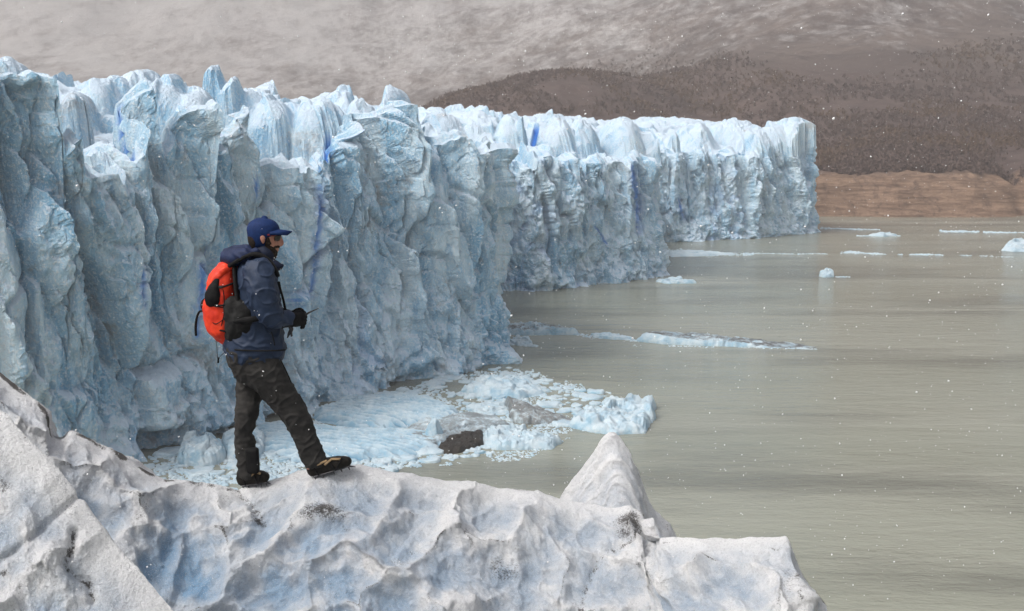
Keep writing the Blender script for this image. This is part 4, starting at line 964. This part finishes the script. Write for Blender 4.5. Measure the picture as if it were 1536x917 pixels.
b = bmesh.new()
tube(b, [(419, 476, -.215, 1.0, .004), (421.5, 479, -.208, 1.0, .004)], n=4, seg=8)
tube(b, [(424, 464.5, -.165, 1.4, .006), (424.5, 472, -.172, 1.4, .006), (424, 480, -.172, 1.4, .006), (423, 490, -.16, 1.4, .006)], n=14, seg=8, power=4)
solid('cuff_strap', b, M_PANEL, jacket)
b = bmesh.new(); tube(b, [(407, 498, -.196, .9, .004), (410, 508, -.196, .9, .004), (412, 518, -.19, .9, .004)], n=12, seg=8); solid('pocket_zip', b, M_PANEL, jacket)
b = bmesh.new(); tube(b, [(421, 540, -.150, .9, .004), (429, 556, SN * .5 - .135, .9, .004), (437, 574, SN * .7 - .128, .9, .004)], n=14, seg=8); solid('thigh_zip', b, M_PANEL, trousers)

# --- cap, hair, beard, glasses
b = bmesh.new()
tube(b, [(392.5, 362, 0, 20.5, .074), (393.2, 357, 0, 22.2, .082), (394.5, 350, 0, 24.6, .087), (395.5, 342, 0, 24.2, .085), (396.2, 335, 0, 20.8, .074), (396.6, 329.5, 0, 13.5, .050), (396.8, 327.2, 0, 5, .02)], n=34, seg=32)
for v in list(b.verts): pass
c0 = BP((394, 356, 0))
for v in b.verts:                                                   # the lower edge climbs towards the forehead
    f = (v.co.x - c0.x) / (24 * PXM)
    if v.co.z < c0.z + 8 * PXM:
        w = np.clip((c0.z + 8 * PXM - v.co.z) / (12 * PXM), 0, 1); v.co.z += w * (f * 6.5 + 1.5) * PXM
crown = solid('cap', b, M_CAP, person)
b = bmesh.new()
rows_, nb_ = [], 13
for i in range(14):
    t = i / 13; row = []
    hw = (.078 * (1 - t ** 3.2 * .88))
    for j in range(nb_):
        k = (j / (nb_ - 1) - .5) * 2; y = k * hw
        x = 411 + 27 * t - 7 * abs(k) ** 2 * (1 - .0 * t); z = 343.5 + 3.4 * t ** 1.5 + 5.2 * k * k
        row.append(BP((x, z, y)))
    rows_.append(row)
top_ = [[b.verts.new(p) for p in r] for r in rows_]; bot_ = [[b.verts.new(p - Vector((0, 0, (5.0 - 3.6 * i / 13) * PXM))) for p in r] for i, r in enumerate(rows_)]
for i in range(13):
    for j in range(nb_ - 1):
        b.faces.new((top_[i][j], top_[i][j + 1], top_[i + 1][j + 1], top_[i + 1][j])); b.faces.new((bot_[i][j], bot_[i + 1][j], bot_[i + 1][j + 1], bot_[i][j + 1]))
for i in range(13):
    b.faces.new((top_[i][0], top_[i + 1][0], bot_[i + 1][0], bot_[i][0])); b.faces.new((top_[i][-1], bot_[i][-1], bot_[i + 1][-1], top_[i + 1][-1]))
for j in range(nb_ - 1):
    b.faces.new((top_[0][j], bot_[0][j], bot_[0][j + 1], top_[0][j + 1])); b.faces.new((top_[-1][j], top_[-1][j + 1], bot_[-1][j + 1], bot_[-1][j]))
solid('brim', b, M_CAP, crown)
b = bmesh.new(); ball(b, (396.8, 326.8, 0), 1.6, 1.2, .007, 0, 10); solid('button', b, M_CAP, crown)
b = bmesh.new(); tube(b, [(384, 356, 0, 12.5, .073), (384, 364, 0, 11.0, .070), (384.5, 370, 0, 8, .058)], n=12); tube(b, [(400.5, 352, -.066, 2.2, .008), (401, 362, -.064, 2.4, .008)], n=6); fuse('hair', b, .0045, M_HAIR, person, lambda c: .0025 * fbm(c[:, 0] / .012, c[:, 1] / .012, c[:, 2] / .02, o=2, seed=330))
b = bmesh.new()
tube(b, [(403, 366, 0, 7, .064), (405, 373, 0, 11.5, .062), (408, 380, 0, 9.5, .052), (409.5, 385, 0, 6, .036)], n=16)
tube(b, [(401.5, 358, -.062, 2.8, .007), (402, 366, -.061, 5.0, .010)], n=8); tube(b, [(401.5, 358, .062, 2.8, .007), (402, 366, .061, 5.0, .010)], n=8)
tube(b, [(412.5, 370.5, -.036, 2.0, .010), (417.8, 369.8, 0, 2.0, .016), (412.5, 370.5, .036, 2.0, .010)], n=12, seg=10)
fuse('beard', b, .004, M_HAIR, person, lambda c: .003 * fbm(c[:, 0] / .010, c[:, 1] / .012, c[:, 2] / .014, o=2, seed=333))
b = bmesh.new()
for sd in (-1, 1): tube(b, [(394.5, 352, sd * .078, 1.1, .003), (404, 352.4, sd * .073, 1.5, .0035), (412, 352.6, sd * .060, 1.7, .004), (419.5, 352.6, sd * .024, 1.5, .004), (421, 353.2, 0, 1.2, .004)], n=20, seg=10)
gl = solid('sunglasses', b, M_GFRAME, person)
for sd in (-1, 1):
    b = bmesh.new(); tube(b, [(412.5, 356.5, sd * .056, 5.0, .004), (417, 356.8, sd * .040, 5.4, .006), (420.0, 356.8, sd * .018, 4.6, .006)], n=10, seg=12); solid('lens', b, M_LENS, gl)

# --- gloves: cuff, palm, four curled fingers and a thumb, closed on the axe shaft
def glove(sd, ox, oy):
    b = bmesh.new()
    tube(b, [(426 + ox, 477.5 + oy, sd * .088, 14.0, .046), (434 + ox, 478 + oy, sd * .08, 11.5, .040), (440 + ox, 478.5 + oy, sd * .068, 9.5, .03)], n=12)
    tube(b, [(438 + ox, 478 + oy, sd * .068, 10.5, .026), (445 + ox, 478 + oy, sd * .058, 11.0, .024), (450 + ox, 478 + oy, sd * .05, 10.5, .021)], n=10, power=2.6)
    for i, (ln, fy) in enumerate(((1.0, -8), (1.12, -2.8), (1.05, 2.6), (.86, 7.6))):
        x0, y0 = 449 + ox, 478 + oy + fy
        tube(b, [(x0 - 2, y0, sd * .052, 2.9, .0115), (x0 + 5 * ln, y0 - .5, sd * .047, 2.8, .011), (x0 + 9.5 * ln, y0 + 1.5, sd * .030, 2.7, .0105), (x0 + 9.0 * ln, y0 + 3.6, sd * .010, 2.5, .0100), (x0 + 5.5 * ln, y0 + 4.2, sd * .002, 2.3, .0095)], n=16, seg=10)
    tube(b, [(441 + ox, 471 + oy, sd * .056, 3.4, .013), (447 + ox, 467 + oy, sd * .040, 3.2, .012), (452 + ox, 466.5 + oy, sd * .022, 3.0, .0115), (455 + ox, 468 + oy, sd * .008, 2.5, .010)], n=14, seg=10)
    return fuse('glove', b, .0042, M_PANEL, person, lambda c: .0018 * fbm(c[:, 0] / .02, c[:, 1] / .02, c[:, 2] / .02, o=2, seed=340), 1)
glove(-1, -2, 2); glove(1, -1, -2)

# --- boots with crampons
def boot(P, sd_y, heel, toe, ank, wpx):
    """heel, toe: sole points in the picture; ank: ankle centre"""
    b = bmesh.new(); h, t = np.array(heel, float), np.array(toe, float); ax = (t - h) / np.linalg.norm(t - h); up = np.array([ax[1], -ax[0]])
    Lp = np.linalg.norm(t - h)
    def at(u, v): return h + ax * u * Lp + up * v
    def row(u, v, rx, ry): q = at(u, v); return (q[0], q[1], sd_y, rx, ry)
    tube(b, [row(.05, 11, 10, .038), row(.3, 12, 11.4, .042), row(.55, 11.6, 11, .048), row(.8, 10.2, 9.8, .050), row(.95, 9.0, 7.4, .038)], n=24, power=2.6)
    a = np.array(ank, float); m1 = at(.24, 11)
    tube(b, [(a[0], a[1] - 4, sd_y, wpx, .050), (.5 * (a[0] + m1[0]), .5 * (a[1] + m1[1]), sd_y, wpx + 1, .050), (m1[0], m1[1], sd_y, wpx + 1, .046)], n=12)
    bo = fuse('boot', b, .0055, M_BOOT, person, lambda c: .002 * fbm(c[:, 0] / .03, c[:, 1] / .03, c[:, 2] / .03, o=2, seed=350), 1)
    b = bmesh.new()
    for (u0, v0, u1, v1) in ((.12, 15.5, .46, 18.5), (.40, 13.5, .60, 19.0), (.62, 18.5, .80, 15)):
        p, q = at(u0, v0), at(u1, v1)
        tube(b, [(p[0], p[1], sd_y - .046, 1.7, .006), (.5 * (p[0] + q[0]), .5 * (p[1] + q[1]), sd_y - .053, 1.7, .006), (q[0], q[1], sd_y - .040, 1.6, .008)], n=10, seg=10, power=4)
    solid('boot_panel', b, M_TAN, bo)
    b = bmesh.new()
    for y_ in (-.034, .034):
        p, q, r_ = at(.06, .6), at(.5, .6), at(.97, 1.0)
        tube(b, [(p[0], p[1], sd_y + y_ * .8, 1.0, .005), (q[0], q[1], sd_y + y_, 1.0, .005), (r_[0], r_[1], sd_y + y_ * .8, 1.0, .005)], n=12, seg=8, power=4)
        for u in (.08, .28, .55, .74, .93):
            p, q = at(u, .8), at(u + .012, -4.6)
            tube(b, [(p[0], p[1], sd_y + y_ * .9, 1.9, .0035), (q[0], q[1], sd_y + y_ * .9, .35, .001)], n=4, seg=6, cap=False)
    for y_ in (-.018, .018):
        p, q = at(.97, 1.0), at(1.10, -2.5); tube(b, [(p[0], p[1], sd_y + y_, 1.6, .004), (q[0], q[1], sd_y + y_, .4, .001)], n=4, seg=6, cap=False)
    cr = solid('crampon', b, M_STEEL, bo)
    b = bmesh.new()
    for u0, v0, u1, v1 in ((.18, 1, .10, 20), (.62, 1, .50, 19), (.62, 1, .84, 17)):
        p, q = at(u0, v0), at(u1, v1); tube(b, [(p[0], p[1], sd_y - .047, 1.2, .003), (.5 * (p[0] + q[0]), .5 * (p[1] + q[1]), sd_y - .054, 1.2, .003), (q[0], q[1], sd_y - .046, 1.2, .003)], n=8, seg=8)
    solid('strap', b, M_PANEL, cr)
boot(person, SN - .02, (467, 717), (527, 700), (471, 694), 14.5)
boot(person, SF + .03, (361, 730.5), (402, 724.5), (368, 714), 13.5)

# ------------------------------------------------------------------ red-orange rucksack on his back
b = bmesh.new()
tube(b, [(343, 400, 0, 12, .09), (337, 414, 0, 19, .125), (334, 432, 0, 22, .14), (333, 455, 0, 25, .15), (334, 478, 0, 25, .15), (338, 495, 0, 20, .14), (343, 505, 0, 13, .11)], n=40, seg=28, power=2.6)
pack = fuse('backpack', b, .007, M_ORANGE, None, lambda c: .008 * fbm(c[:, 0] / .10, c[:, 1] / .12, c[:, 2] / .12, o=3, seed=360) + .006 * (1 - 2 * np.abs(perlin(c[:, 0] / .09 + c[:, 2] / .1, c[:, 1] / .1, c[:, 2] / .09, seed=362))))
tag(pack, 'red orange rucksack with black mesh side pocket on the man\'s back', 'backpack')
b = bmesh.new(); tube(b, [(346, 456, -.125, 14, .05), (355, 468, -.150, 22, .05), (358, 484, -.150, 22, .045), (350, 500, -.125, 16, .04), (344, 506, -.10, 9, .03)], n=24, power=2.4)
fuse('side_pocket', b, .006, M_MESHP, pack, lambda c: .006 * fbm(c[:, 0] / .05, c[:, 1] / .06, c[:, 2] / .06, o=2, seed=365))
b = bmesh.new(); tube(b, [(326, 422, -.10, 5, .05), (322, 434, -.115, 10, .055), (320, 446, -.125, 12.5, .05), (320, 454, -.12, 11, .04)], n=20, power=2.8)
fuse('mesh_panel', b, .006, M_PANEL, pack, lambda c: .004 * fbm(c[:, 0] / .04, c[:, 1] / .05, c[:, 2] / .05, o=2, seed=367))
b = bmesh.new(); tube(b, [(352, 402, -.08, 3.5, .03), (354, 430, -.13, 3.5, .03), (358, 455, -.15, 4, .03)], n=18)
fuse('back_panel', b, .006, M_PANEL, pack, None, 1)
b = bmesh.new(); tube(b, [(352, 399, 0, 5, .10), (343, 402, 0, 9, .125), (333, 412, 0, 9.5, .14), (326, 422, 0, 7, .135), (322, 428, 0, 3, .11)], n=24, seg=24, power=2.6)
fuse('lid', b, .006, M_ORANGE, pack, lambda c: .006 * fbm(c[:, 0] / .06, c[:, 1] / .08, c[:, 2] / .06, o=3, seed=368))
b = bmesh.new()
for line in ([(352, 424, -.105), (342, 428, -.14), (331, 431, -.145), (320, 429, -.125)], [(355, 452, -.14), (340, 457, -.158), (325, 459, -.152), (311, 457, -.10)], [(345, 500, -.135), (336, 497, -.145), (325, 494, -.13), (317, 488, -.09)]):
    tube(b, [(x, y, d - .006, 1.5, .004) for x, y, d in line], n=20, seg=8, power=4)
solid('webbing', b, M_PANEL, pack)
b = bmesh.new()
for x, y, d in ((331, 431, -.152), (325, 459, -.160)): tube(b, [(x - 2.2, y, d, 2.2, .005), (x + 2.2, y - .4, d, 2.2, .005)], n=6, seg=8, power=5)
solid('buckle', b, M_MESHP, pack)
b = bmesh.new()       # shoulder straps over the jacket
for sd in (-1, 1): tube(b, [(346, 398, sd * .085, 3.2, .030), (362, 388.5, sd * .125, 3.2, .032), (380, 381.5, sd * .13, 3.2, .030), (396, 386, sd * .125, 3.2, .028), (409, 398, sd * .13, 3.0, .026), (417, 414, sd * .135, 2.6, .024)], n=36, power=4)
fuse('shoulder_strap', b, .0055, M_PANEL, pack, None, 1)
b = bmesh.new(); tube(b, [(352, 482, -.18, 4, .02), (372, 480, -.20, 5, .02), (388, 478, -.195, 4, .012)], n=16); fuse('hip_belt', b, .0055, M_PANEL, pack, None, 1)
b = bmesh.new(); tube(b, [(309, 448, 0, 1.6, .009), (304, 452, -.01, 1.6, .009), (302.5, 460, -.02, 1.6, .009), (305, 466, -.02, 1.6, .009), (299, 468, -.02, 1.7, .010), (295, 478, -.02, 1.7, .010), (293.5, 490, -.02, 1.7, .010), (294, 503, -.02, 1.6, .010)], n=40, seg=10, power=3)
tube(b, [(305, 466, -.02, 1.5, .010), (311, 461, 0, 1.5, .010)], n=6, seg=10)
solid('compression_strap', b, M_PANEL, pack)
b = bmesh.new()
for line in ([(313, 457, -.12), (325, 460, -.155), (338, 461, -.16), (352, 452, -.15)], [(312, 474, -.12), (322, 486, -.15), (334, 480, -.16), (340, 470, -.165)], [(332, 424, -.12), (336, 445, -.15), (336, 470, -.16), (330, 497, -.14)]):
    tube(b, [(x, y, d, .7, .003) for x, y, d in line], n=20, seg=8)
solid('bungee_cord', b, M_PANEL, pack)
b = bmesh.new(); tube(b, [(322, 501, -.03, .4, .0018), (325, 518, -.03, .4, .0018), (327, 540, -.03, .4, .0018), (331, 534, -.05, .4, .0018), (340, 526, -.08, .4, .0018)], n=30, seg=6); tube(b, [(324, 503, -.03, .35, .0016), (326, 514, -.03, .35, .0016)], n=6, seg=6)
cd = solid('drawcord', b, M_PANEL, pack)
b = bmesh.new(); tube(b, [(327.5, 537, -.03, 1.3, .006), (327.3, 544, -.03, 1.5, .006)], n=6, seg=10); solid('toggle', b, M_PANEL, cd)

# ------------------------------------------------------------------ ice axe in his gloved hands
axe = bpy.data.objects.new('ice_axe', None); axe.location = BP((450, 480, 0)); col.objects.link(axe)
tag(axe, 'short ice axe held in both black gloves, spike pointing out over the lake', 'ice axe')
bpy.context.view_layer.update()
def axe_part(name, bm, mat):
    o = solid(name, bm, mat, axe); o.matrix_parent_inverse = axe.matrix_world.inverted(); return o
b = bmesh.new(); tube(b, [(437, 490, -.01, 1.9, .010), (448, 482, -.01, 1.9, .010), (459, 472.5, -.01, 1.8, .009)], n=12, seg=12); axe_part('shaft', b, M_PANEL)
b = bmesh.new(); tube(b, [(458, 473, -.03, 1.7, .009), (462, 470, -.03, 1.5, .008), (468, 467, -.03, 1.15, .006), (474, 464.5, -.03, .8, .004), (478, 463, -.03, .3, .0015)], n=14, seg=10); axe_part('spike', b, Mat('dark_spike_steel', rough=.4, color=(.02, .02, .022)).m)
b = bmesh.new(); tube(b, [(431, 481, -.01, 2.0, .004), (434, 488, -.01, 3.0, .006), (437, 494, -.01, 3.2, .007), (434, 500, -.01, 2.4, .005), (431, 507, -.01, .9, .002)], n=22, seg=10, power=3); tube(b, [(436, 493, -.01, 2.4, .006), (437, 500, -.01, 1.6, .008), (437.5, 504, -.01, 1.6, .010)], n=10, seg=10, power=3); axe_part('axe_head', b, M_STEEL)
b = bmesh.new(); tube(b, [(418, 424, -.10, 2.2, .010), (421, 436, -.115, 1.7, .010), (425, 450, -.11, 1.7, .010), (428, 464, -.085, 1.7, .010), (433, 474, -.05, 1.6, .008)], n=24, seg=10, power=3); axe_part('leash', b, M_PANEL)

# ------------------------------------------------------------------ falling snow
def falling_snow(n=22000):
    y = 2.2 + 30 * rng.random(n) ** .75; x = rng.uniform(-16, 16, n); z = 34 + rng.uniform(0, 12, n)
    r = (.0014 + .0036 * rng.random(n) ** 6) * (1 + y / 26)
    m = n // 7                                                      # the air between here and the walker holds flakes too
    y[:m] = rng.uniform(2.6, 7.2, m); x[:m] = y[:m] * rng.uniform(-.7, .7, m); z[:m] = CAM_H - y[:m] * rng.uniform(-.3, .6, m); r[:m] = .0011 + .0024 * rng.random(m) ** 4
    d = rng.normal(size=(n, 3)); d[:, 2] -= 1.5; d[:, 0] -= .8; d /= np.linalg.norm(d, axis=1)[:, None]
    a = np.cross(d, [0.3, 1, .2]); a /= np.linalg.norm(a, axis=1)[:, None]; b = np.cross(d, a)
    c = np.stack([x, y, z], -1)
    st = rng.uniform(1, 1.7, n)
    V = np.stack([c + d * (r * st)[:, None], c - d * (r * st)[:, None], c + a * r[:, None], c - a * r[:, None], c + b * r[:, None], c - b * r[:, None]], 1).reshape(-1, 3)
    f = np.array([[0, 2, 4], [0, 4, 3], [0, 3, 5], [0, 5, 2], [1, 4, 2], [1, 3, 4], [1, 5, 3], [1, 2, 5]])
    return raw_mesh('falling_snow', V, None, (np.arange(n)[:, None, None] * 6 + f[None]).reshape(-1, 3))
tag(link('falling_snow', falling_snow(), Mat('snowflake', rough=.8, color=(.92, .93, .95)).m), 'white snowflakes drifting down through the air', 'snow', kind='stuff')

# ------------------------------------------------------------------ hazy snowy air
def box_mesh(name, lo, hi):
    bm = bmesh.new(); bmesh.ops.create_cube(bm, size=1)
    for v in bm.verts:
        v.co = Vector([(l + h) / 2 + c * (h - l) for c, l, h in zip(v.co, lo, hi)])
    me = bpy.data.meshes.new(name); bm.to_mesh(me); bm.free(); return me
mh = bpy.data.materials.new('snowy_air'); mh.use_nodes = True
mh.node_tree.nodes.clear()
pv = mh.node_tree.nodes.new('ShaderNodeVolumePrincipled'); mo = mh.node_tree.nodes.new('ShaderNodeOutputMaterial')
pv.inputs['Color'].default_value = (0.93, 0.895, 0.88, 1); pv.inputs['Density'].default_value = 0.0005; pv.inputs['Anisotropy'].default_value = 0.3
mh.node_tree.links.new(pv.outputs[0], mo.inputs['Volume'])
zmax = float(Z.max()) + 20
tag(link('haze', box_mesh('haze', (-4600, -700, -5), (4600, 3300, zmax)), mh), kind='stuff')
